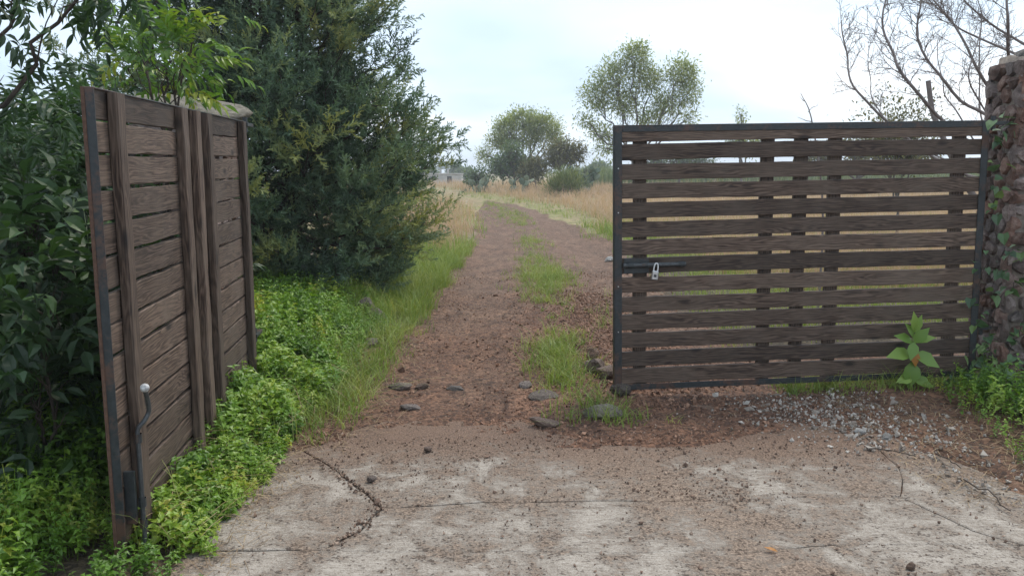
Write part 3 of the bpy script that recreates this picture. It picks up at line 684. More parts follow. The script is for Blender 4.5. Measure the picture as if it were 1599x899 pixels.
# ------------------------------------------------------------------ generic lobed tree / shrub
def lobed(name, base, lobes, label, cat, leafT, nleaf, lmat, bmat, trunk_r, group=None, fork=.4, clump=0.16, per=7, size=(.8, 1.25), shell=.45, up=.25, indiv=0, sides=6, branch_r=.012, stems=1, crown='crown', twig=True, twmax=60, lean=(0, 0)):
    """lobes: (x, y, z, rx, ry, rz) in world space. A trunk forks to every lobe, twigs run to leaf clumps"""
    base = np.array(base, float)
    t = empty(name, base, label, cat, group)
    wood = MB(); fol = MB()
    top = np.mean([l[:3] for l in lobes], axis=0)
    fk = base + (np.array((top[0], top[1], base[2])) - base) * fork * .6; fk[2] = base[2] + (top[2] - base[2]) * fork
    forks = []
    for s in range(stems):
        b = base + (rng.normal(size=3) * (.12, .12, 0) * trunk_r * 8 if stems > 1 else 0)
        f = fk + (rng.normal(size=3) * .1 * np.linalg.norm(fk - base) if stems > 1 else 0)
        P = curve(b - (0, 0, .05), f, 7, 0, trunk_r * .35); wood.add(*tube(P, np.linspace(trunk_r * 1.25, trunk_r * .8, 7), sides + 2)); forks.append(P[-1])
    vol = np.array([l[3] * l[4] * l[5] for l in lobes]) ** .67; vol /= vol.sum()
    Ps, Ds = [], []
    for l, w in zip(lobes, vol):
        c = np.array(l[:3]); R = np.array(l[3:])
        f = forks[int(rng.integers(len(forks)))]
        P = curve(f, c, 8, .08 * np.linalg.norm(c - f) * rng.uniform(-1, .3), .03 * np.linalg.norm(c - f)); r0 = trunk_r * .62
        wood.add(*tube(P, np.linspace(r0, branch_r * 1.3, 8), sides))
        nc = max(3, int(nleaf * w / per))
        d = rdir(nc, .15); rad = (shell + (1 - shell) * rng.random(nc)) ** .8
        cp = c + d * rad[:, None] * R * rng.uniform(.8, 1.18, (nc, 1))
        if twig:
            for q in cp[:: max(1, nc // twmax)]:
                k = P[int(rng.integers(3, 8))]
                wood.add(*tube(curve(k, q, 5, .0, .05 * np.linalg.norm(q - k)), np.linspace(branch_r, branch_r * .25, 5), max(3, sides - 2)))
        n = nc * per
        pp = np.repeat(cp, per, 0) + rng.normal(size=(n, 3)) * clump
        dd = (pp - c) / R; dd /= np.maximum(np.linalg.norm(dd, axis=1, keepdims=True), 1e-6); dd = dd * .7 + rdir(n) * .8; dd[:, 2] += up
        Ps.append(pp); Ds.append(dd)
    Ps = np.concatenate(Ps); Ds = np.concatenate(Ds)
    tipx = Ps[:, 0] + Ds[:, 0] / np.linalg.norm(Ds, axis=1) * .42 * size[1]
    plane = np.interp(Ps[:, 1], [2.6, 3.155, 5.79], [-1.5, -1.5575, -1.83])
    keep = (Ps[:, 2] > base[2] + .03) & ~((Ps[:, 1] < 6.2) & ((Ps[:, 0] > plane - .2) | (tipx > plane - .08)) & (Ps[:, 2] < 2.0) & (Ps[:, 1] > 2.0)) & ~((Ps[:, 1] < 6.0) & (Ps[:, 0] > plane - .1) & (Ps[:, 2] < 2.18)); Ps = Ps[keep]; Ds = Ds[keep]
    R = basis(Ds, rng.normal(size=len(Ps)) * .5); S = rng.uniform(*size, len(Ps)); v = rng.random(len(Ps))
    wood.build('trunk', M[bmat], t, base, True)
    if indiv:
        dist = np.linalg.norm(Ps - (0, 0, CAM_H), axis=1); order = np.argsort(dist); near = order[:indiv]; rest = order[indiv:]
        lib = []
        Ts = leafT if isinstance(leafT, list) else [leafT]
        for T in Ts: lib.append(MB().add(T[0], T[1], .3).mesh('leaf', M[lmat]))
        for i in near:
            o = link('leaf', lib[int(i) % len(lib)], t); o.matrix_basis = Matrix.LocRotScale(Vector(Ps[i] - base), Matrix(R[i].tolist()).to_quaternion(), Vector((S[i],) * 3))
        Ps, R, S, v = Ps[rest], R[rest], S[rest], v[rest]
    Ts = leafT if isinstance(leafT, list) else [leafT]
    for k, T in enumerate(Ts):
        sl_ = slice(k, None, len(Ts)); fol.scatter(T, Ps[sl_], R[sl_], S[sl_], v[sl_])
    if fol.n:
        o = fol.build(crown, M[lmat], t, base)
        if indiv: o['kind'] = 'stuff'
    return t

ASH = [pinnate(seed=k, pairs=3 + k % 2, ll=.088 + .008 * k, lw=.027 + .002 * k) for k in range(3)]
BROADASH = [pinnate(.26, 2 + k % 2, .115, .045, .35, 20 + k) for k in range(3)]

# left thicket
lobed('ash_shrub', (-2.62, 4.45, .0), [(-2.55, 4.5, 1.0, .42, .4, .45), (-2.70, 4.7, 1.4, .40, .4, .32), (-2.5, 4.6, .55, .4, .4, .35)],
      'dark green ash shrub with narrow leaflets rising beside the open gate leaf', 'shrub', ASH, 1000, 'ash', 'bark', .03, 'ash shrubs of the left thicket', indiv=160, stems=3, branch_r=.006, size=(.65, 1.0))
lobed('ash_shrub', (-2.15, 3.75, .0), [(-2.12, 3.75, .95, .22, .25, .28), (-2.2, 3.7, .55, .22, .25, .25), (-2.05, 3.62, .45, .12, .15, .12)],
      'low broad leaved shrub in front at the left edge, above the green weeds', 'shrub', BROADASH, 190, 'ash', 'bark', .014, 'ash shrubs of the left thicket', indiv=120, stems=2, branch_r=.005)
lobed('ash_shrub', (-3.3, 6.2, .0), [(-3.25, 6.2, 1.0, .6, .6, .7), (-3.2, 6.3, 1.6, .5, .5, .42), (-3.0, 6.4, .5, .7, .5, .4)],
      'dense dark ash shrub filling the gap behind the open gate leaf', 'shrub', ASH, 1700, 'ash', 'bark', .04, 'ash shrubs of the left thicket', stems=3, branch_r=.008)
lobed('ash_shrub', (-4.7, 8.6, .0), [(-4.6, 8.6, .9, 1.2, .8, .9), (-4.3, 8.8, 1.5, .9, .8, .55), (-5.6, 8.8, 1.2, .9, .8, .8), (-3.7, 8.9, .8, .6, .6, .6)],
      'wide dark shrub at the back of the left thicket', 'shrub', ASH, 1500, 'ash', 'bark', .05, 'ash shrubs of the left thicket', stems=3, branch_r=.01, size=(1.2, 1.8))
lobed('ash_sapling', (-2.05, 4.9, .0), [(-2.02, 5.0, 2.2, .2, .2, .18), (-1.86, 5.0, 2.36, .12, .14, .14), (-2.2, 5.05, 2.3, .14, .16, .14), (-1.86, 4.95, 2.2, .1, .1, .1)],
      'bright green ash sapling with yellowish young leaves standing up above the open gate', 'sapling', ASH, 120, 'ashnew', 'bark', .014, indiv=90, fork=.8, size=(.6, .95), branch_r=.004, up=.35, per=4, clump=.09)
lobed('ash_shrub', (-2.75, 3.9, .0), [(-2.32, 4.0, 2.46, .26, .3, .12), (-2.0, 4.2, 2.56, .22, .25, .08), (-2.44, 4.0, 2.05, .10, .2, .2)],
      'tall ash shrub whose narrow leaves hang into the upper left corner', 'shrub', ASH, 120, 'ash', 'bark', .022, 'ash shrubs of the left thicket', indiv=110, size=(.6, .95), fork=.75, branch_r=.005, up=-.5)

# ------------------------------------------------------------------ junipers
def plume(seed, L=.26):
    """feathery juniper branchlet: cords of overlapping scale leaves along +Y"""
    r = np.random.default_rng(seed); Vs, Fs = [], []; n = 0
    def blade(p, d, l, w):
        nonlocal n
        d = d / np.linalg.norm(d); s = np.cross(d, r.normal(size=3)); s /= np.linalg.norm(s)
        Vs.append([p - s*w*.5, p + s*w*.5, p + d*l])
        Fs.append((n, n+1, n+2)); n += 3
    for i in range(13):
        t = .1 + .9 * i / 12; p = np.array((0, t * L, -.03 * t * t + .05*t)); a = r.uniform(0, 2 * math.pi)
        sd_ = np.array((math.cos(a), .9, math.sin(a) * .7 + .25)); l = L * (.36 - .2 * t)
        blade(p, sd_, l, .016)
        for k in range(2):
            q = p + sd_ / np.linalg.norm(sd_) * l * (.25 + .3 * k); blade(q, sd_ + r.normal(size=3) * .55, l * .62, .015)
    blade(np.array((0, L*.8, .02)), np.array((0, 1, .3)), L * .3, .010)
    return np.array(Vs).reshape(-1, 3), np.array(Fs)
PLUMES = [plume(k) for k in range(5)]
def juniper(base, H, prof, nl, npl, label, seed, twig_every=1, az=None, zlow=.25, trunk_r=.11, dens=1.0):
    r = np.random.default_rng(seed); base = np.array(base, float)
    t = empty('juniper_tree', base, label, 'tree', 'junipers on the left verge')
    wood = MB(); Ps, Ds, Vv = [], [], []
    tp = np.array([(base[0] + .05 * math.sin(z * 1.3), base[1] + .04 * math.cos(z), base[2] + z) for z in np.linspace(-.05, H, 16)])
    wood.add(*tube(tp, np.linspace(trunk_r, .015, 16), 10))
    for i in range(nl):
        f = (i + r.random()) / nl; z = zlow + (H - zlow - .1) * f ** 1.1
        L = np.interp(z, *prof) * r.uniform(.76, 1.03)
        a = i * 2.39996 + r.normal() * .25 if az is None else r.uniform(*az)
        rise = r.uniform(.05, .55) * L * min(1, .15 + z / 1.6) - max(0, .7 - z) * .25
        p0 = np.array((np.interp(z, tp[:, 2] - base[2], tp[:, 0]), np.interp(z, tp[:, 2] - base[2], tp[:, 1]), base[2] + z))
        out = np.array((math.cos(a), math.sin(a), 0.))
        u = np.linspace(0, 1, 8)[:, None]
        P = p0 + out * L * u + np.array((0, 0, 1.)) * (rise * u ** 1.7 - .10 * L * np.sin(u * math.pi)); P[1:] += r.normal(size=(7, 3)) * .03 * L
        wood.add(*tube(P, np.linspace(.008 + .014 * L, .003, 8), 5))
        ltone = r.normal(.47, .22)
        # side sprays
        nsp = int((6 + 13 * L) * dens)
        for k in range(nsp):
            s = r.uniform(.13, 1.0) ** .75; q = np.array([np.interp(s * 7, range(8), P[:, c]) for c in range(3)])
            side = np.cross(out, (0, 0, 1.)) * r.choice((-1, 1)) * r.uniform(.2, 1.0) + out * r.uniform(.3, 1) + np.array((0, 0, r.uniform(-.15, .75)))
            side /= np.linalg.norm(side); l = L * r.uniform(.14, .34) * (1.25 - .6 * s)
            e_ = q + side * l; 
            if k % 3 == 0: wood.add(*tube(curve(q, e_, 4), np.linspace(.006, .002, 4), 3))
            m = max(2, int(npl * l / .3 + 1)); w = r.uniform(.25, 1, m)[:, None]
            tone = np.clip(ltone + r.normal(0, .14) + (.22 if s > .75 else -.12), 0, 1)  # yellowish tips, with top light painted in: outer sprays lightened, inner ones darkened
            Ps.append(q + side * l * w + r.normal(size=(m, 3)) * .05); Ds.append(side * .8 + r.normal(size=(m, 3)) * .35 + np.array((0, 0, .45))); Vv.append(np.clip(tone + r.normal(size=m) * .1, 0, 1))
    Ps = np.concatenate(Ps); Ds = np.concatenate(Ds); Vv = np.concatenate(Vv)
    k = Ps[:, 2] > base[2] + .12; Ps, Ds, Vv = Ps[k], Ds[k], Vv[k]
    R = basis(Ds, r.uniform(0, 6.28, len(Ps))); S = r.uniform(.65, 1.2, len(Ps)); fol = MB()
    for j, T in enumerate(PLUMES): fol.scatter(T, Ps[j::5], R[j::5], S[j::5], Vv[j::5])
    wood.build('trunk', M['bark'], t, base, True); fol.build('crown', M['juniper'], t, base)
    return t, len(Ps)
J1, n1 = juniper((-2.75, 10.2, .05), 7.2, ([0, .4, 1.1, 1.7, 2.2, 3.0, 4.5, 6.2, 7.2], [1.5, 1.65, 1.95, 1.75, 1.5, 1.32, 1.1, .7, .2]), 290, 3.0, 'large blue green juniper tree overhanging the left side of the track', 31, zlow=.12)
J2, n2 = juniper((-4.05, 9.6, .05), 7.5, ([0, 1.0, 2.0, 3.5, 5, 7.5], [.5, .8, 1.1, 1.2, 1.0, .3]), 46, 2.2, 'dark juniper with a bare straight trunk behind the ash sapling', 33, zlow=1.2, dens=.7, trunk_r=.13)
print('plumes', n1, n2)

# ------------------------------------------------------------------ far trees and bushes
LQ = leaf4(.24, .085); LQ2 = leaf4(.26, .11); LQ3 = leaf4(.36, .16)
def lobes_px(lst, Y, dy=.8):
    out = []
    for px, py, rx, rz in lst:
        p = at(px, py, Y); k = Y / FPX; out.append((p[0], Y + rng.normal() * rx * k * .4, p[2], rx * k, rx * k * dy, rz * k))
    return out
def fartree(name, px, Y, lst, label, cat, n, lm, tr=.16, T=LQ2, **k):
    b = at(px, 300, Y); return lobed(name, (b[0], Y, .0), lobes_px(lst, Y), label, cat, T, n, M and lm, 'farbark', tr, clump=.28, per=12, branch_r=k.pop('branch_r', .05), shell=.35, **k)
fartree('broadleaf_tree', 995, 58, [(990, 92, 24, 22), (955, 120, 24, 24), (1010, 125, 26, 24), (930, 150, 22, 22), (1060, 118, 24, 24), (1075, 145, 18, 22), (975, 160, 26, 20), (1040, 165, 22, 18), (915, 190, 13, 8), (940, 205, 18, 8), (1075, 185, 12, 9), (948, 232, 14, 8), (1010, 185, 20, 10)],
        'tall airy broadleaf tree rising behind the free end of the closed gate', 'tree', 13500, 'fartree', .13, T=LQ, twmax=12, group='broadleaf trees in the field', fork=.38, stems=3, branch_r=.022)
fartree('broadleaf_tree', 822, 68, [(815, 186, 26, 14), (845, 195, 22, 14), (790, 200, 20, 14), (775, 220, 14, 12), (865, 205, 14, 12), (830, 215, 24, 12), (758, 245, 10, 10), (868, 228, 12, 12), (795, 225, 18, 10)],
        'rounded broadleaf tree standing left of the airy tall tree', 'tree', 10500, 'fartree', .13, T=LQ, twmax=12, group='broadleaf trees in the field', fork=.45, stems=3, branch_r=.022)
fartree('field_bush', 805, 64, [(800, 258, 22, 18), (780, 265, 20, 14), (825, 262, 20, 15), (798, 240, 14, 10)], 'dark green bush at the foot of the rounded broadleaf tree', 'bush', 3600, 'farbush', .08, group='field bushes')
fartree('field_bush', 838, 63, [(838, 264, 16, 14), (826, 270, 14, 10)], 'small olive bush beneath the right side of the rounded tree', 'bush', 1500, 'olive', .06, group='field bushes')
fartree('field_bush', 882, 62, [(878, 236, 22, 14), (898, 240, 18, 12), (866, 248, 18, 14)], 'olive brown bush standing behind the cactus clump', 'bush', 2600, 'olive', .08, group='field bushes')
fartree('field_bush', 745, 66, [(745, 276, 16, 9), (735, 280, 10, 6)], 'low dark bush at the left end of the bush row', 'bush', 900, 'farbush', .05, group='field bushes')
fartree('field_bush', 880, 50, [(880, 286, 16, 15), (866, 292, 13, 12), (895, 292, 14, 12)], 'light green feathery bush in the tan grass before the cactus', 'bush', 2200, 'corn', .03, T=leaf4(.34, .05), group='field bushes', up=1.4, branch_r=.012)
fartree('field_tree', 1157, 70, [(1157, 178, 5, 10), (1157, 200, 9, 12), (1150, 225, 18, 14), (1175, 228, 16, 12)], 'slim pointed tree top showing just above the closed gate', 'tree', 1500, 'fartree', .1, group='trees behind the closed gate')
fartree('field_tree', 1060, 75, [(1060, 246, 34, 12), (1095, 250, 22, 10), (1020, 250, 22, 12)], 'row of low tree crowns seen through the upper gaps of the closed gate', 'tree', 2400, 'farbush', .12, group='trees behind the closed gate')
fartree('field_tree', 1330, 50, [(1330, 232, 36, 14), (1380, 228, 30, 14), (1420, 240, 30, 18), (1280, 240, 22, 12)], 'green bush mass seen through the top gaps below the bare tree', 'tree', 3200, 'olive', .12, group='trees behind the closed gate')
fartree('field_bush', 1405, 16, [(1400, 190, 18, 12), (1425, 194, 16, 10), (1385, 204, 20, 14), (1415, 220, 30, 18)], 'yellowish leafy bush rising among the bare branches behind the gate', 'bush', 1900, 'olive', .03, T=leaf4(.09, .035), group='field bushes', branch_r=.008)
for k, (px, py, rx, rz, Y, lb) in enumerate([(668, 272, 16, 6, 150, 'hazy tree clump on the skyline next to the juniper edge'), (712, 266, 9, 8, 160, 'small round tree beside the distant water tank'), (728, 270, 11, 5, 155, 'low tree on the skyline right of the water tank'), (705, 262, 4, 9, 165, 'thin pointed tree on the skyline above the tank'), (935, 262, 14, 4, 140, 'low tree line at the skyline left of the closed gate')]):
    fartree('skyline_tree', px, Y, [(px, py, rx, rz), (px + rx * .5, py + rz * .5, rx * .6, rz * .6), (px - rx * .5, py + rz * .5, rx * .6, rz * .6)], lb, 'tree', 700, 'farbush', .12, T=leaf4(.7, .35), group='skyline trees')

# prickly pear clump: each pad its own part
def nopal(px, py_base, Y, n, spread, height, label, seed):
    r = np.random.default_rng(seed); b = at(px, py_base, Y); base = np.array((b[0], Y, 0.)); t = empty('prickly_pear_cactus', base, label, 'cactus', 'prickly pear clumps')
    bm = bmesh.new(); bmesh.ops.create_uvsphere(bm, u_segments=8, v_segments=5, radius=1)
    for v in bm.verts: v.co = (v.co.x * (.5 + .12 * v.co.z), v.co.y * .10, v.co.z * .62 + .58)
    me = bpy.data.meshes.new('pad'); bm.to_mesh(me); bm.free(); me.materials.append(M['nopal'])
    for p in me.polygons: p.use_smooth = True
    front = [(np.array((r.uniform(-spread, spread) * .7, r.uniform(-.4, .4), 0.)), Matrix.Rotation(r.normal() * .25, 3, 'Y') @ Matrix.Rotation(r.uniform(0, 3.1), 3, 'Z'), .55) for _ in range(n // 7)]
    made = 0
    while front and made < n:
        p, R, s = front.pop(0)
        o = link('pad', me, t); o.matrix_basis = Matrix.LocRotScale(Vector(p), R.to_quaternion(), Vector((s, s, s))); made += 1
        top = Vector(p) + R @ Vector((0, 0, s * 1.1))
        if top.z < height:
            for _ in range(2 if r.random() < .75 else 1):
                R2 = Matrix.Rotation(r.normal() * .5, 3, 'Y') @ Matrix.Rotation(r.normal() * .3, 3, 'X') @ Matrix.Rotation(r.uniform(0, 3.1), 3, 'Z')
                front.append((np.array(top) + r.normal(size=3) * .05, R2, s * r.uniform(.78, 1.0)))
    return t
nopal(892, 285, 58, 110, 1.5, 2.6, 'large prickly pear clump with dark pads left of the closed gate', 4)
nopal(812, 285, 60, 26, .7, 1.0, 'low pale prickly pear in front of the dark field bush', 5)
nopal(745, 283, 62, 22, .8, .9, 'small prickly pear at the left end of the field bushes', 6)

# hut with roof tank on the skyline
hb = at(694, 283, 112); hut = empty('field_hut', (hb[0], 112, 0), 'small pale concrete hut with a grey water tank on its roof on the skyline', 'hut')
M['hut'] = plain('pale_render', (0.42, 0.40, 0.38), 0.9, 0, 3, .15); M['tank'] = plain('grey_tank', (0.30, 0.34, 0.36), 0.5, 0, 3, .1); M['dark'] = plain('dark_opening', (0.03, 0.03, 0.03), 0.9)
boxm(MB(), -2.6, 2.4, -1.8, 1.8, 0, 1.25, bev=.03).build('wall', M['hut'], hut)
boxm(MB(), -2.75, 2.55, -1.95, 1.95, 1.255, 1.36, bev=.03).build('roof', M['hut'], hut)
boxm(MB(), .5, 1.1, -1.83, -1.79, .02, 1.0, bev=.01).build('door', M['dark'], hut)
boxm(MB(), -1.6, -.9, -1.83, -1.79, .5, .95, bev=.01).build('window', M['dark'], hut)
tk = MB(); V, F_ = tube([(0, 0, 1.9), (0, 0, 1.95), (0, 0, 2.75), (0, 0, 2.95), (0, 0, 3.0)], [.7, .8, .8, .6, .3], 16); tk.add(V, F_); tk.add(V[-16:], [tuple(range(16))]); tko = tk.build('water_tank', M['tank'], hut, smooth=False)
for a, b in ((-.5, -.5), (.5, -.5), (-.5, .5), (.5, .5)): boxm(MB(), a - .08, a + .08, b - .08, b + .08, 1.365, 1.92, bev=.01).build('tank_leg', M['hut'], hut)

# ------------------------------------------------------------------ bare tree at the right
def bare_tree():
    D = 8.6; base = np.array((5.35, 8.8, 0.))
    t = empty('bare_tree', base, 'leafless tree with long upswept branches behind the right pillar', 'tree')
    z2p = lambda x, y: (1200 + x * .2495, y * .2495)
    wood = MB(); r = np.random.default_rng(3); tw = [0]
    tr = np.array([base - (0, 0, .05), base + (-.02, 0, .5), base + (.03, .05, 1.2), base + (.1, .1, 2.2), base + (.05, .1, 3.4), base + (.1, .0, 4.6)])
    trunk = smooth_path(tr, 16); wood.add(*tube(trunk, np.linspace(.13, .04, 16), 10))
    def twigs(P, R0, lvl, n, lsc):
        for _ in range(n):
            s = r.uniform(.12, 1) * (len(P) - 1); i = min(int(s), len(P) - 2); p = P[i] + (P[i + 1] - P[i]) * (s - i)
            d = P[i + 1] - P[i]; d /= np.linalg.norm(d)
            q = np.cross(d, r.normal(size=3)); q /= np.linalg.norm(q); L = lsc * r.uniform(.4, 1.2)
            dd = d * .65 + q * .8 + np.array((0, 0, .18)); dd /= np.linalg.norm(dd)
            k = 6; pts = [p]
            for j in range(k - 1):
                dd = dd + r.normal(size=3) * .16 + np.array((0, 0, .05)); dd /= np.linalg.norm(dd); pts.append(pts[-1] + dd * L / k)
            pts = np.array(pts); rr = R0 * (.5 if lvl == 0 else .6)
            wood.add(*tube(pts, np.linspace(rr, max(rr * .35, .0016), k), 4)); tw[0] += 1
            if lvl < 2: twigs(pts, rr, lvl + 1, int(r.integers(4, 7)) if lvl == 0 else int(r.integers(1, 4)), L * .5)
    br = [
        ([(1560, 1180), (1250, 1100), (980, 950), (735, 755), (620, 640), (530, 540), (500, 450), (495, 350), (465, 230), (455, 130)], 8.6, .026, 17, .42),
        ([(1600, 1050), (1350, 950), (1090, 755), (950, 600), (820, 440), (780, 330), (720, 200), (715, 90), (735, 0), (760, -120)], 8.2, .030, 20, .50),
        ([(1620, 900), (1480, 790), (1330, 700), (1200, 630), (1080, 480), (990, 370), (930, 230), (940, 100), (960, 0), (985, -140)], 8.9, .030, 22, .52),
        ([(1640, 880), (1520, 740), (1410, 600), (1300, 420), (1240, 290), (1150, 140), (1040, 10), (960, -90)], 8.4, .030, 20, .5),
        ([(1650, 430), (1560, 350), (1480, 310), (1320, 240), (1180, 170), (1090, 80), (1000, 0)], 9.1, .024, 15, .5),
        ([(1600, 1000), (1400, 900), (1325, 700), (1322, 500), (1320, 300), (1335, 100), (1310, 0), (1300, -90)], 9.5, .018, 14, .42),
        ([(1600, 520), (1530, 420), (1500, 330), (1500, 150), (1490, 0), (1495, -120)], 8.1, .034, 10, .4),
        ([(1660, 330), (1570, 260), (1450, 190), (1340, 110), (1220, 0), (1150, -90)], 8.8, .024, 14, .5),
        ([(1640, 1120), (1350, 960), (1180, 700), (1105, 600), (1090, 500), (1060, 380), (1058, 250)], 9.3, .016, 12, .40),
        ([(1500, 1150), (900, 900), (665, 650), (640, 500), (622, 380), (640, 250)], 9.4, .014, 12, .40),
        ([(1620, 960), (1420, 780), (1300, 600), (1255, 500), (1265, 400), (1320, 230), (1335, 100)], 8.0, .016, 10, .36),
    ]
    for pts, Dp, rad, n, ls in br:
        m = len(pts); Yd = np.linspace(8.8, Dp, min(4, m)).tolist() + [Dp + .06 * k for k in range(m - min(4, m))]
        P = [at(*z2p(*p), y) for p, y in zip(pts, Yd)]
        z0 = P[0][2]; k = np.argmin(np.abs(trunk[:, 2] - (z0 - .1))); P = [trunk[k]] + P
        P = smooth_path(P, 26); wood.add(*tube(P, np.linspace(rad * .74, max(.003, rad * .22), 26), 7)); twigs(P[6:], rad * .32, 0, int(n * 1.35), ls)
    P = smooth_path([at(*z2p(1200, 1100), 8.9), at(*z2p(1045, 750), 8.9), at(*z2p(1020, 660), 8.9), at(*z2p(1000, 505), 8.9)], 10); wood.add(*tube(P, np.linspace(.03, .026, 10), 7)); wood.add(tube(P, .026, 7)[0][-7:], [tuple(range(7))])
    wood.add(*tube(curve(trunk[4], P[0], 6), .035, 7))
    wood.build('branches', M['greybark'], t, base, True)
bare_tree()
sp = empty('bare_sapling', grd(1275, 520), 'thin leafless twig poking up above the middle of the closed gate', 'sapling')
b_ = np.array(sp.location); wood = MB(); p = [b_, at(1285, 330, b_[1]), at(1268, 190, b_[1]), at(1250, 145, b_[1])]; P = smooth_path(p, 14); wood.add(*tube(P, np.linspace(.014, .003, 14), 5))
for a, b in (((1262, 175), (1278, 160)), ((1268, 190), (1245, 183)), ((1256, 158), (1248, 150)), ((1283, 300), (1300, 270))): wood.add(*tube(curve(at(*a, b_[1]), at(*b, b_[1] + .15), 4, 0, .01), np.linspace(.005, .0015, 4), 4))
wood.build('stem', M['greybark'], sp, b_, True)

# ------------------------------------------------------------------ grass and ground cover (uncountable)
def blades(P, h, w, az, lean, var, mb=None, segs=3):
    """curved tapering blades"""
    mb = mb or MB(); n = len(P); h = np.broadcast_to(h, (n,)); w = np.broadcast_to(w, (n,))
    out = np.stack((np.cos(az), np.sin(az), np.zeros(n)), 1); face = az + rng.normal(size=n) * .9 + math.pi / 2
    sd_ = np.stack((np.cos(face), np.sin(face), np.zeros(n)), 1)
    V = []; tip = []
    for k in range(segs + 1):
        t = k / segs; c = P + out * (h * lean * t ** 1.8)[:, None]; c = c.copy(); c[:, 2] += h * (t - .35 * np.clip(lean, 0, 1.6) * t ** 2.2)
        ww = w * (1, .85, .55, 0)[int(round(t * 3))] * .5
        if k < segs: V += [c - sd_ * ww[:, None], c + sd_ * ww[:, None]]; tip += [t, t]
        else: V.append(c); tip.append(1.)
    m = 2 * segs + 1; V = np.stack(V, 1); F = []
    for k in range(segs - 1): F += [(2*k, 2*k+1, 2*k+3), (2*k, 2*k+3, 2*k+2)]
    F.append((2*segs-2, 2*segs-1, 2*segs)); F = np.array(F)
    FF = (F[None] + (np.arange(n) * m)[:, None, None]).reshape(-1, 3)
    return mb.add(V.reshape(-1, 3), FF, np.repeat(var, m), np.tile(tip, n))
def tufts(C, nb, h, w, spread, lean, mb=None, hv=.35, segs=3, tone=None):
    n = len(C); P = np.repeat(C, nb, 0); N_ = len(P)
    P = P + np.concatenate((rng.normal(size=(N_, 2)) * np.repeat(np.broadcast_to(spread, (n,)), nb)[:, None], np.zeros((N_, 1))), 1)
    P[:, 2] = gz(P[:, 0], P[:, 1]) - .01
    H = np.repeat(np.broadcast_to(h, (n,)), nb) * np.clip(1 + rng.normal(size=N_) * hv, .3, 2)
    v = np.clip(np.repeat(rng.random(n) if tone is None else tone, nb) * .6 + rng.random(N_) * .4, 0, 1)
    return blades(P, H, np.repeat(np.broadcast_to(w, (n,)), nb), rng.uniform(0, 6.28, N_), np.abs(rng.normal(lean, lean * .5, N_)), v, mb, segs)
def pts(n, x0, x1, y0, y1, keep=None, power=1.0):
    x = rng.uniform(x0, x1, n); y = y0 + (y1 - y0) * rng.random(n) ** power; P = np.stack((x, y, gz(x, y)), 1)
    return P if keep is None else P[keep(P[:, 0], P[:, 1])]

# left verge, bright grass beside the juniper
C = pts(3400, -3.4, -.8, 8.6, 18, lambda x, y: (x - track_x(y) < -1.42 + .22 * fbm(x * 2, y * 2, 8, 2)) & (x > -2.9), 1.1)
mb = tufts(C, 9, .19 + .14 * rng.random(len(C)), .007, .045, .65)
tag(mb.build('verge_grass', M['grass']), 'bright green grass on the left verge beyond the juniper', 'grass', kind='stuff')
# median tufts
spots = [(.55, 5.5, .11, .22, 34), (.40, 6.3, .10, .25, 50), (.36, 7.0, .13, .40, 95), (.46, 7.7, .10, .25, 26), (.42, 10.3, .14, .5, 50), (.52, 12.4, .24, .9, 230), (.62, 12.0, .16, .5, 60), (.42, 14.6, .17, .7, 60), (.38, 18.6, .16, .9, 60), (.2, 26, .25, 1.6, 80), (-.25, 32, .3, 2.2, 90), (-1.1, 40, .4, 3.2, 100), (.62, 5.15, .16, .10, 20), (.28, 5.9, .06, .12, 10), (1.0, 9.0, .1, .4, 10), (-1.15, 6.5, .10, 1.2, 60), (-1.12, 8.6, .1, .6, 50)]
C = np.concatenate([np.stack((x + rng.normal(size=n) * a, y + rng.normal(size=n) * b, np.zeros(n)), 1) for x, y, a, b, n in spots])
mb = tufts(C, 10, .085 + .075 * rng.random(len(C)), .0055, .035, .75)
C = pts(900, -1.2, 1.2, 6, 42, lambda x, y: (np.abs(x - track_x(y)) < .32 + .25 * fbm(x * 2, y * .8, 19, 2)) & (fbm(x * 1.1, y * .6, 18, 3) > -.05), 1.2); mb = tufts(C, 9, .06 + .07 * rng.random(len(C)), .006 + .0002 * C[:, 1], .05, .8, mb)
tag(mb.build('median_grass', M['grass']), 'short green grass growing in patches between the two ruts', 'grass', kind='stuff')
# field: green strip by the track, dry grass behind
off = lambda x, y: (x - track_x(y) > 1.55 + .35 * fbm(x * .7, y * .7, 12, 2))
C = pts(3000, 1.6, 12, 7.5, 24, off, 1.3)
dist = C[:, 1] / 12
mb = tufts(C, 9, .22 + .16 * rng.random(len(C)), .007 * np.maximum(1, dist), .08, .5)
C2 = pts(3600, -9, 22, 20, 60, lambda x, y: (np.abs(x - track_x(y)) > 1.28) & (np.abs(x - track_x(y)) < 2.6 + .9 * fbm(x * .6, y * .6, 2, 2)))
mb = tufts(C2, 7, .25, .016, .14, .5, mb, segs=2)
tag(mb.build('field_grass', M['grass']), 'yellow green grass along the right side of the track behind the gate', 'grass', kind='stuff')
def dense(n, y0, y1, xr, keep):
    y = np.exp(rng.uniform(math.log(y0), math.log(y1), n)); x = rng.uniform(-1, 1, n) * (y * xr) + y * .12
    P = np.stack((x, y, gz(x, y)), 1); return P[keep(x, y)]
C = dense(17000, 10, 110, .68, lambda x, y: (x - track_x(y) > 2.3 + .5 * np.clip((22 - y) / 8, 0, 1) + .9 * fbm(x * .5, y * .5, 14, 2)))
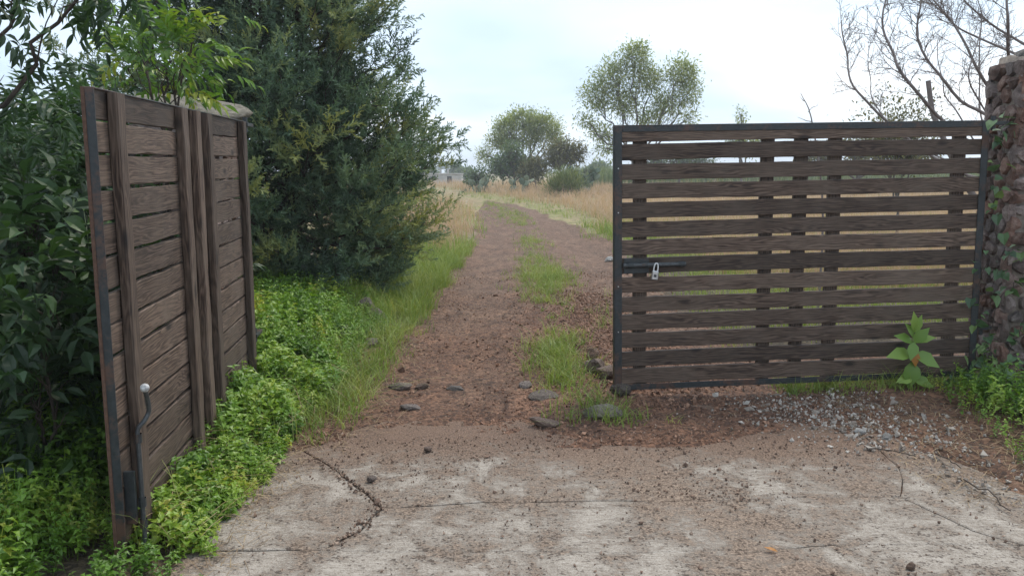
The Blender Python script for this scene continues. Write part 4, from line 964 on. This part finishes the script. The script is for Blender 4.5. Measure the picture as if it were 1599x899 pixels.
mb = tufts(C, 7, .42 + .28 * rng.random(len(C)), .0045 + .00055 * C[:, 1], .10 + .003 * C[:, 1], .42, segs=2, tone=np.clip(.5 + .9 * fbm(C[:, 0] * .15, C[:, 1] * .15, 30, 3) + rng.normal(size=len(C)) * .12, 0, 1))
C = dense(5200, 14, 110, .35, lambda x, y: (x - track_x(y) < -1.75 + .4 * fbm(x * .7, y * .7, 15, 2)) & ((y > 15)))
mb = tufts(C, 8, .40 + .22 * rng.random(len(C)), .0045 + .00055 * C[:, 1], .09 + .003 * C[:, 1], .42, mb, segs=2)
tag(mb.build('dry_grass', M['dry']), 'tall pinkish tan dry grass covering the field on both sides of the track', 'grass', kind='stuff')
# maize field on the skyline
C = np.stack((rng.uniform(6, 75, 2600), rng.uniform(82, 100, 2600), np.zeros(2600)), 1)
mb = tufts(C, 9, 2.15, .11, .22, .28, segs=2, hv=.12)
tag(mb.build('maize_field', M['corn']), 'green maize field forming a level band on the skyline', 'crop', kind='stuff')

# leafy herbs at the foot of the left gate
def herb_plant(seed, h=.25, n=7, L=.046, Wd=.030):
    r = np.random.default_rng(seed); parts = []; a = r.uniform(0, 6)
    st = np.array([(-.0015, 0, 0), (.0015, 0, 0), (.001, .01, h), (-.001, .01, h)]); parts.append((st, np.array([(0, 1, 2), (0, 2, 3)])))
    for i in range(n):
        t = .25 + .75 * (i + .5) / n; k = 1.25 - .7 * t
        for s in (0, math.pi):
            T = leaf4(L * k * r.uniform(.8, 1.3), Wd * k * r.uniform(.85, 1.2), .22, .25)
            parts.append(rotz(T, a + s + r.normal() * .25, .006 * r.normal(), .006 * r.normal() + .01 * t, t * h, r.uniform(-.25, .6)))
        a += 1.57 + r.normal() * .3
    return merge(parts)
HERBS = [herb_plant(0), herb_plant(1, .28, 8, .040, .022), herb_plant(2, .22, 6, .056, .036), herb_plant(3, .25, 7, .046, .030)]
LOWHERBS = [herb_plant(10, .12, 4, .060, .040), herb_plant(11, .15, 5, .052, .032), herb_plant(12, .13, 5, .046, .030), herb_plant(13, .16, 6, .044, .024)]
def herbs(P, s, mb=None, HERBS=HERBS):
    mb = mb or MB(); n = len(P)
    D = np.stack((rng.normal(size=n) * .22, rng.normal(size=n) * .22, np.ones(n)), 1); D /= np.linalg.norm(D, axis=1, keepdims=True)
    a = rng.uniform(0, 6.28, n); Xh = np.stack((np.cos(a), np.sin(a), np.zeros(n)), 1); Yv = np.cross(D, Xh); Yv /= np.linalg.norm(Yv, axis=1, keepdims=True); Xv = np.cross(Yv, D)
    R = np.stack((Xv, Yv, D), 2)
    for j, T in enumerate(HERBS): mb.scatter(T, P[j::4], R[j::4], s[j::4], np.clip(.42 + 1.1 * fbm(P[j::4, 0] * 3, P[j::4, 1] * 3, 60, 3) + rng.normal(size=len(P[j::4])) * .22, 0, 1))
    return mb
edge = lambda x, y: x < -1.27 + .13 * fbm(y * 2.5, x * 0 + 3.1, 61, 3) + .06 * fbm(y * 9, x * 0, 62, 2)
P = pts(4200, -2.75, -1.05, 2.3, 6.4, edge)
pln = np.interp(P[:, 1], [2.6, 3.155, 5.79, 6.5], [-1.5, -1.5575, -1.83, -1.9])
s = .42 + .35 * sstep(0, .3, pln + .32 - P[:, 0]) * sstep(3.4, 4.6, P[:, 1]) + .75 * sstep(.06, .4, pln - P[:, 0]) + .5 * sstep(5.7, 6.3, P[:, 1]) + .3 * fbm(P[:, 0] * 3, P[:, 1] * 3, 63, 2)
low = (P[:, 0] > pln - .08) | ((P[:, 0] > -1.72) & (P[:, 1] < 3.2))
mb = herbs(P[~low], np.clip(s, .3, 1.5)[~low] * rng.uniform(.7, 1.25, (~low).sum()))
tipd = lambda P: (np.abs(P[:, 0] + 1.50) < .22) & (P[:, 1] < 3.3)
Pl = pts(5600, -2.0, -1.05, 2.3, 6.4, lambda x, y: edge(x, y) & (x > np.interp(y, [2.6, 3.155, 5.79, 6.5], [-1.5, -1.5575, -1.83, -1.9]) - .1))
Pl = Pl[(rng.random(len(Pl)) < .8 + .8 * fbm(Pl[:, 0] * 5, Pl[:, 1] * 5, 68, 2)) & ~(tipd(Pl) & (rng.random(len(Pl)) < .6))]
mb = herbs(Pl, np.where(tipd(Pl), .5, 1.0) * (.62 + .5 * sstep(-1.25, -1.5, Pl[:, 0]) + .35 * sstep(4.2, 5.6, Pl[:, 1]) + .85 * fbm(Pl[:, 0] * 4, Pl[:, 1] * 4, 65, 3)).clip(.35, 1.8) * rng.uniform(.7, 1.25, len(Pl)), mb, LOWHERBS)
P = pts(3400, -3.1, -1.0, 6.2, 10.0, edge); s = .65 + .95 * sstep(-1.25, -2.1, P[:, 0]) + .4 * fbm(P[:, 0] * 2, P[:, 1] * 2, 64, 2)
mb = herbs(P, np.clip(s, .4, 1.7) * rng.uniform(.75, 1.2, len(P)), mb)
tag(mb.build('ground_cover_herbs', M['herb']), 'bright green leafy weeds carpeting the verge under the open gate and the juniper', 'weeds', kind='stuff')
P = pts(1150, 2.5, 4.1, 4.0, 5.85)
k_ = P[:, 0] > np.interp(P[:, 1], [4.0, 4.3, 4.8, 5.3, 5.6, 5.85], [2.75, 2.68, 2.80, 2.92, 2.98, 2.85]) + .12 * fbm(P[:, 0] * 4, P[:, 1] * 4, 66, 3)
P = P[k_]; P = P[rng.random(len(P)) < .75 + 1.1 * fbm(P[:, 0] * 2.5, P[:, 1] * 2.5, 67, 3)]
mb = herbs(P, rng.uniform(.5, 1.2, len(P)) * np.clip(.3 + .75 * sstep(0, .5, P[:, 0] - 2.75) * sstep(6.0, 5.2, P[:, 1]) + .2, .3, 1.2))
tag(mb.build('right_verge_herbs', M['herb']), 'clump of bright green weeds in front of the right stone pillar', 'weeds', kind='stuff')
C = np.stack((rng.uniform(1.95, 3.4, 260), rng.normal(5.93, .12, 260), np.zeros(260)), 1)
mb = tufts(C, 7, .07 + .08 * rng.random(260), .006, .03, .8)
C = np.stack((rng.uniform(-1.45, -1.02, 260), rng.uniform(5.0, 8.2, 260), np.zeros(260)), 1); mb = tufts(C, 8, .14 + .12 * rng.random(260), .005, .03, .9, mb)
C = pts(420, -2.0, -1.1, 3.2, 9.0, edge); mb = tufts(C, 6, .14 + .16 * rng.random(len(C)), .005, .03, .6, mb)
tag(mb.build('edge_grass', M['grass']), 'thin grass along the bottom of the closed gate and the left track edge', 'grass', kind='stuff')
# dead straw and litter
def straws(n, f, mb, l=(.05, .16)):
    x, y = f(n); z = gz(x, y); z = np.where((y < 4.6) & (x > -1.3) & (x < right_edge(y)), np.maximum(z, .0), z)
    P = np.stack((x, y, z + .004), 1); az = rng.uniform(0, 6.28, n); L = rng.uniform(*l, n)
    d = np.stack((np.cos(az), np.sin(az), rng.normal(size=n) * .12), 1); s = np.stack((-np.sin(az), np.cos(az), np.zeros(n)), 1) * .0014
    b = np.stack((np.zeros(n), np.zeros(n), rng.uniform(.0, .02, n)), 1)
    V = np.stack((P - s, P + s, P + d * L[:, None] * .5 + b + s, P + d * L[:, None] * .5 + b - s, P + d * L[:, None] + s * .4, P + d * L[:, None] - s * .4), 1)
    F = np.array([(0, 1, 2, 3), (3, 2, 4, 5)]); FF = (F[None] + (np.arange(n) * 6)[:, None, None]).reshape(-1, 4)
    return mb.add(V.reshape(-1, 3), FF, np.repeat(rng.random(n), 6))
mb = MB()
straws(900, lambda n: (-1.08 + rng.normal(size=n) * .13, rng.uniform(4.6, 7.5, n)), mb)
straws(350, lambda n: (-1.25 + rng.normal(size=n) * .08, rng.uniform(2.9, 4.8, n)), mb)
straws(1100, lambda n: (rng.uniform(2.15, 3.2, n), rng.uniform(3.8, 5.6, n)), mb)
straws(500, lambda n: (rng.uniform(-1.0, 2.0, n), rng.uniform(4.9, 8.5, n)), mb, (.03, .09))
straws(260, lambda n: (rng.uniform(-1.9, -1.2, n), rng.uniform(3.3, 7.5, n)), mb, (.12, .3)); mb.v[-1][:, 2] += .12
tag(mb.build('dead_straw', M['straw']), 'dead straw and dry stalks lying along the edges of the concrete and track', 'straw', kind='stuff')

# ------------------------------------------------------------------ loose stones (uncountable)
def chipT(seed):
    r = np.random.default_rng(seed); V = np.array([(1, 0, 0), (-1, 0, 0), (0, 1, 0), (0, -1, 0), (0, 0, .75), (0, 0, -.6)], float) * r.uniform(.6, 1.15, (6, 1)) + r.normal(size=(6, 3)) * .18
    return V, np.array([(0, 2, 4), (2, 1, 4), (1, 3, 4), (3, 0, 4), (2, 0, 5), (1, 2, 5), (3, 1, 5), (0, 3, 5)])
CH = [chipT(k) for k in range(6)]
def chips(mb, x, y, s, sink=.3):
    z = gz(x, y); z = np.where((y < 4.9) & (x > -1.4) & (x < right_edge(y)), np.maximum(z, 0), z)
    n = len(x); P = np.stack((x, y, z + s * (.55 - sink)), 1); R = basis(rdir(n), rng.uniform(0, 6.28, n))
    for j, T in enumerate(CH): mb.scatter(T, P[j::6], R[j::6], s[j::6])
    return mb
mb = MB()
y = 4.75 + 9 * rng.random(26000) ** 1.5; x = track_x(y) + rng.uniform(-1.6, 1.75, len(y)); k = cover(x, y) * (rng.random(len(x)) < .62 + .9 * fbm(x * 1.3, y * 1.3, 70, 3) - .45 * np.exp(-((x - track_x(y) + .8) / .38) ** 2)) > .5
x, y = x[k], y[k]; chips(mb, x, y, np.exp(rng.normal(math.log(.0068), .48, len(x))))
y = rng.uniform(5.4, 11, 5200); x = .95 + rng.normal(size=len(y)) * .32; chips(mb, x, y, np.exp(rng.normal(math.log(.012), .35, len(y))))
tag(mb.build('scoria_gravel', M['scoria']), 'reddish brown crushed scoria strewn over the earth track', 'gravel', kind='stuff')
mb = MB()
x = np.concatenate((rng.normal(2.0, .26, 850), rng.normal(2.3, .28, 700))); y = np.concatenate((rng.normal(5.42, .24, 850), rng.normal(5.0, .28, 700)))
k = y < 5.95; chips(mb, x[k], y[k], np.exp(rng.normal(math.log(.0085), .5, k.sum())), .25)
y = rng.uniform(3.9, 5.3, 420); x = right_edge(y) + rng.normal(size=420) * .16; chips(mb, x, y, np.exp(rng.normal(math.log(.009), .4, 420)), .2)
tag(mb.build('white_gravel', M['gravel']), 'pale crushed gravel scattered in front of the closed gate', 'gravel', kind='stuff')
mb = MB()
y = 2.6 + 2.7 * rng.random(6500); x = rng.uniform(-1.3, 2.5, 6500); k = rng.random(6500) < np.clip(.18 + 1.3 * fbm(x * 1.7, y * 1.7, 80, 3) + .3 * (y - 3.4), .05, 1)
x, y = x[k], y[k]; chips(mb, x, y, np.exp(rng.normal(math.log(.0042), .5, len(x))), .1)
x = rng.normal(.95, .17, 150); y = rng.normal(4.0, .08, 150); chips(mb, x, y, np.exp(rng.normal(math.log(.0055), .45, 150)), .1)
y = rng.uniform(3.4, 4.5, 260); x = np.interp(y, [3.4, 3.55, 3.84, 4.17, 4.5], [-.78, -.70, -.63, -.86, -1.09]) + rng.normal(size=260) * .025; chips(mb, x, y, np.exp(rng.normal(math.log(.007), .4, 260)), .15)
x = rng.uniform(-1.25, 2.4, 130); y = rng.uniform(2.9, 4.9, 130); chips(mb, x, y, rng.uniform(.006, .012, 130), .1)
y = 5.0 - np.abs(rng.normal(size=1600)) * .42; x = rng.uniform(-1.2, 2.2, 1600); chips(mb, x, y, np.exp(rng.normal(math.log(.0045), .55, 1600)), .25)
tag(mb.build('earth_crumbs', M['crumb']), 'small dark earth crumbs and clods scattered over the concrete', 'dirt', kind='stuff')

# ------------------------------------------------------------------ plants on the right
bl_ = grd(1402, 606); bp = empty('broad_leaved_plant', (bl_[0] - .03, 5.80, float(gz(bl_[0], 5.8))), 'single broad leaved green plant growing up in front of the closed gate', 'plant')
bz = bp.location
pst = MB().add(*tube(smooth_path([(0, 0, -.02), (.01, 0, .16), (-.005, 0, .30), (-.012, 0, .42)], 8), np.linspace(.007, .003, 8), 6)); pst.build('stem', M['tobacco'], bp, smooth=True)
for k, (ax, az_, z, L, Wd, m) in enumerate([(-1, .05, .25, .20, .105, 'tobacco'), (1, -.35, .25, .21, .115, 'tobacco'), (-.9, .5, .33, .16, .08, 'tobacco'), (.9, .35, .34, .15, .075, 'tobacco'), (-.15, -1, .20, .20, .125, 'tobacco'), (-.5, .9, .37, .13, .06, 'tobacco'), (.25, 1, .40, .14, .06, 'tobacco'), (-.1, 1, .41, .15, .065, 'tobacco'), (.1, -.8, .28, .12, .07, 'yellow'), (.9, -.2, .07, .15, .09, 'tobacco'), (-1, -.1, .08, .13, .08, 'tobacco'), (.3, .6, .33, .15, .085, 'tobacco'), (-.2, -.5, .34, .14, .08, 'tobacco')]):
    d = Vector((ax, -.35, az_)).normalized(); nr = Vector((0, -.75, .66)); xx = d.cross(nr).normalized(); zz = xx.cross(d)
    V, F_ = leaf8(L, Wd, .12, .22)
    V = V @ np.array((xx, d, zz))
    o = MB().add(V, F_, random.random()).build('leaf', M[m], bp, loc=(-.03 * z, -.004 - .002 * k, z), smooth=True)
    if m == 'yellow': o['label'] = 'withered orange leaf'
# climbing vine on the pillar: every leaf its own part
vn = empty('climbing_vine', (3.6, 5.9, 0), 'green vine with heart shaped leaves climbing the right stone pillar', 'vine')
vb = np.array((3.6, 5.9, 0.)); st = MB(); vl = []
def heart(L, Wd):
    V = [(0, 0, 0), (-Wd*.42, -.12*L, .1*Wd), (-Wd*.55, .25*L, .14*Wd), (-Wd*.3, .65*L, .05*Wd), (0, L, -.12*L), (Wd*.3, .65*L, .05*Wd), (Wd*.55, .25*L, .14*Wd), (Wd*.42, -.12*L, .1*Wd), (0, .4*L, 0)]
    return np.array(V, float), np.array([(0, 8, 1), (1, 8, 2), (2, 8, 3), (3, 8, 4), (4, 8, 5), (5, 8, 6), (6, 8, 7), (7, 8, 0)])
paths = [([(1535, 590), (1540, 520), (1552, 440), (1575, 395), (1610, 380)], 30), ([(1530, 600), (1545, 560), (1560, 470), (1590, 440), (1625, 420)], 26), ([(1552, 330), (1548, 285), (1565, 240), (1562, 205), (1575, 185)], 26), ([(1525, 560), (1528, 500), (1534, 440), (1530, 390)], 14), ([(1545, 600), (1580, 545), (1600, 500), (1630, 470)], 26), ([(1500, 605), (1520, 570), (1560, 580), (1605, 560)], 34), ([(1480, 600), (1500, 575), (1510, 590), (1530, 600)], 26), ([(1555, 440), (1553, 380), (1550, 330)], 6)]
for pp, nl in paths:
    P = smooth_path([at(a, b, 5.86) for a, b in pp], 18); P += rng.normal(size=P.shape) * .012; P[:, 2] = np.maximum(P[:, 2], .03); st.add(*tube(P - vb, .003, 4))
    for _ in range(nl):
        i = rng.integers(0, 18); vl.append((P[i] + rng.normal(size=3) * (.035, .02, .03), rng.uniform(.035, .085)))
st.build('stem', M['bark'], vn, smooth=True)
hl = MB().add(*heart(1, .85), .3).mesh('leaf', M['vine'])
for p, L in vl:
    d = Vector((random.gauss(0, .8), -.55, random.gauss(-.35, .5))).normalized(); p[1] = min(p[1], 5.86)
    R = basis(np.array([d]), np.array([random.gauss(0, .5)]))[0]
    o = link('leaf', hl, vn); o.matrix_basis = Matrix.LocRotScale(Vector(p - vb), Matrix(R.tolist()).to_quaternion(), Vector((L, L, L)))
# two fallen sticks, a dead leaf
for a, b, lb in (((1462, 708), (1500, 730), 'short dark stick lying among the litter at the right concrete edge'), ((1505, 748), (1578, 797), 'long thin dark stick lying across the litter at the lower right'), ((1357, 700), (1430, 712), 'thin dark stick among the white gravel on the right')):
    p, q = grd(*a, .02), grd(*b, .02); m_ = (p + q) / 2; P = curve(p - m_, q - m_, 7, .008, .006); P[:, 2] += .0
    tag(MB().add(*tube(P, np.linspace(.0042, .0028, 7), 6)).build('stick', M['bark'], loc=m_, smooth=True), lb, 'stick', 'fallen sticks')
p = grd(1215, 863); V, F_ = leaf8(.06, .03, .25, -.2); o = MB().add(V, F_, .7).build('fallen_leaf', M['yellow'], loc=(p[0], p[1], .006)); o.rotation_euler = (0, 0, 1.2); tag(o, 'small orange fallen leaf lying on the concrete near the bottom edge', 'leaf')
tri = sum(len(o.data.polygons) for o in bpy.data.objects if o.type == 'MESH'); print('polys', tri, 'objects', len(bpy.data.objects))

# ------------------------------------------------------------------ hazy air
m, t = mat('haze_air'); n = N(t)
vp = n('ShaderNodeVolumePrincipled', {'Color': (0.93, 0.96, 1.0, 1), 'Density': 0.0013, 'Anisotropy': 0.2})
n('ShaderNodeOutputMaterial', {'Volume': vp.outputs[0]})
tag(boxm(MB(), -560, 560, -110, 970, -1.3, 14.5).build('haze', m), 'thin pale haze hanging over the field', 'haze', kind='stuff')
SC.cycles.volume_bounces = 0
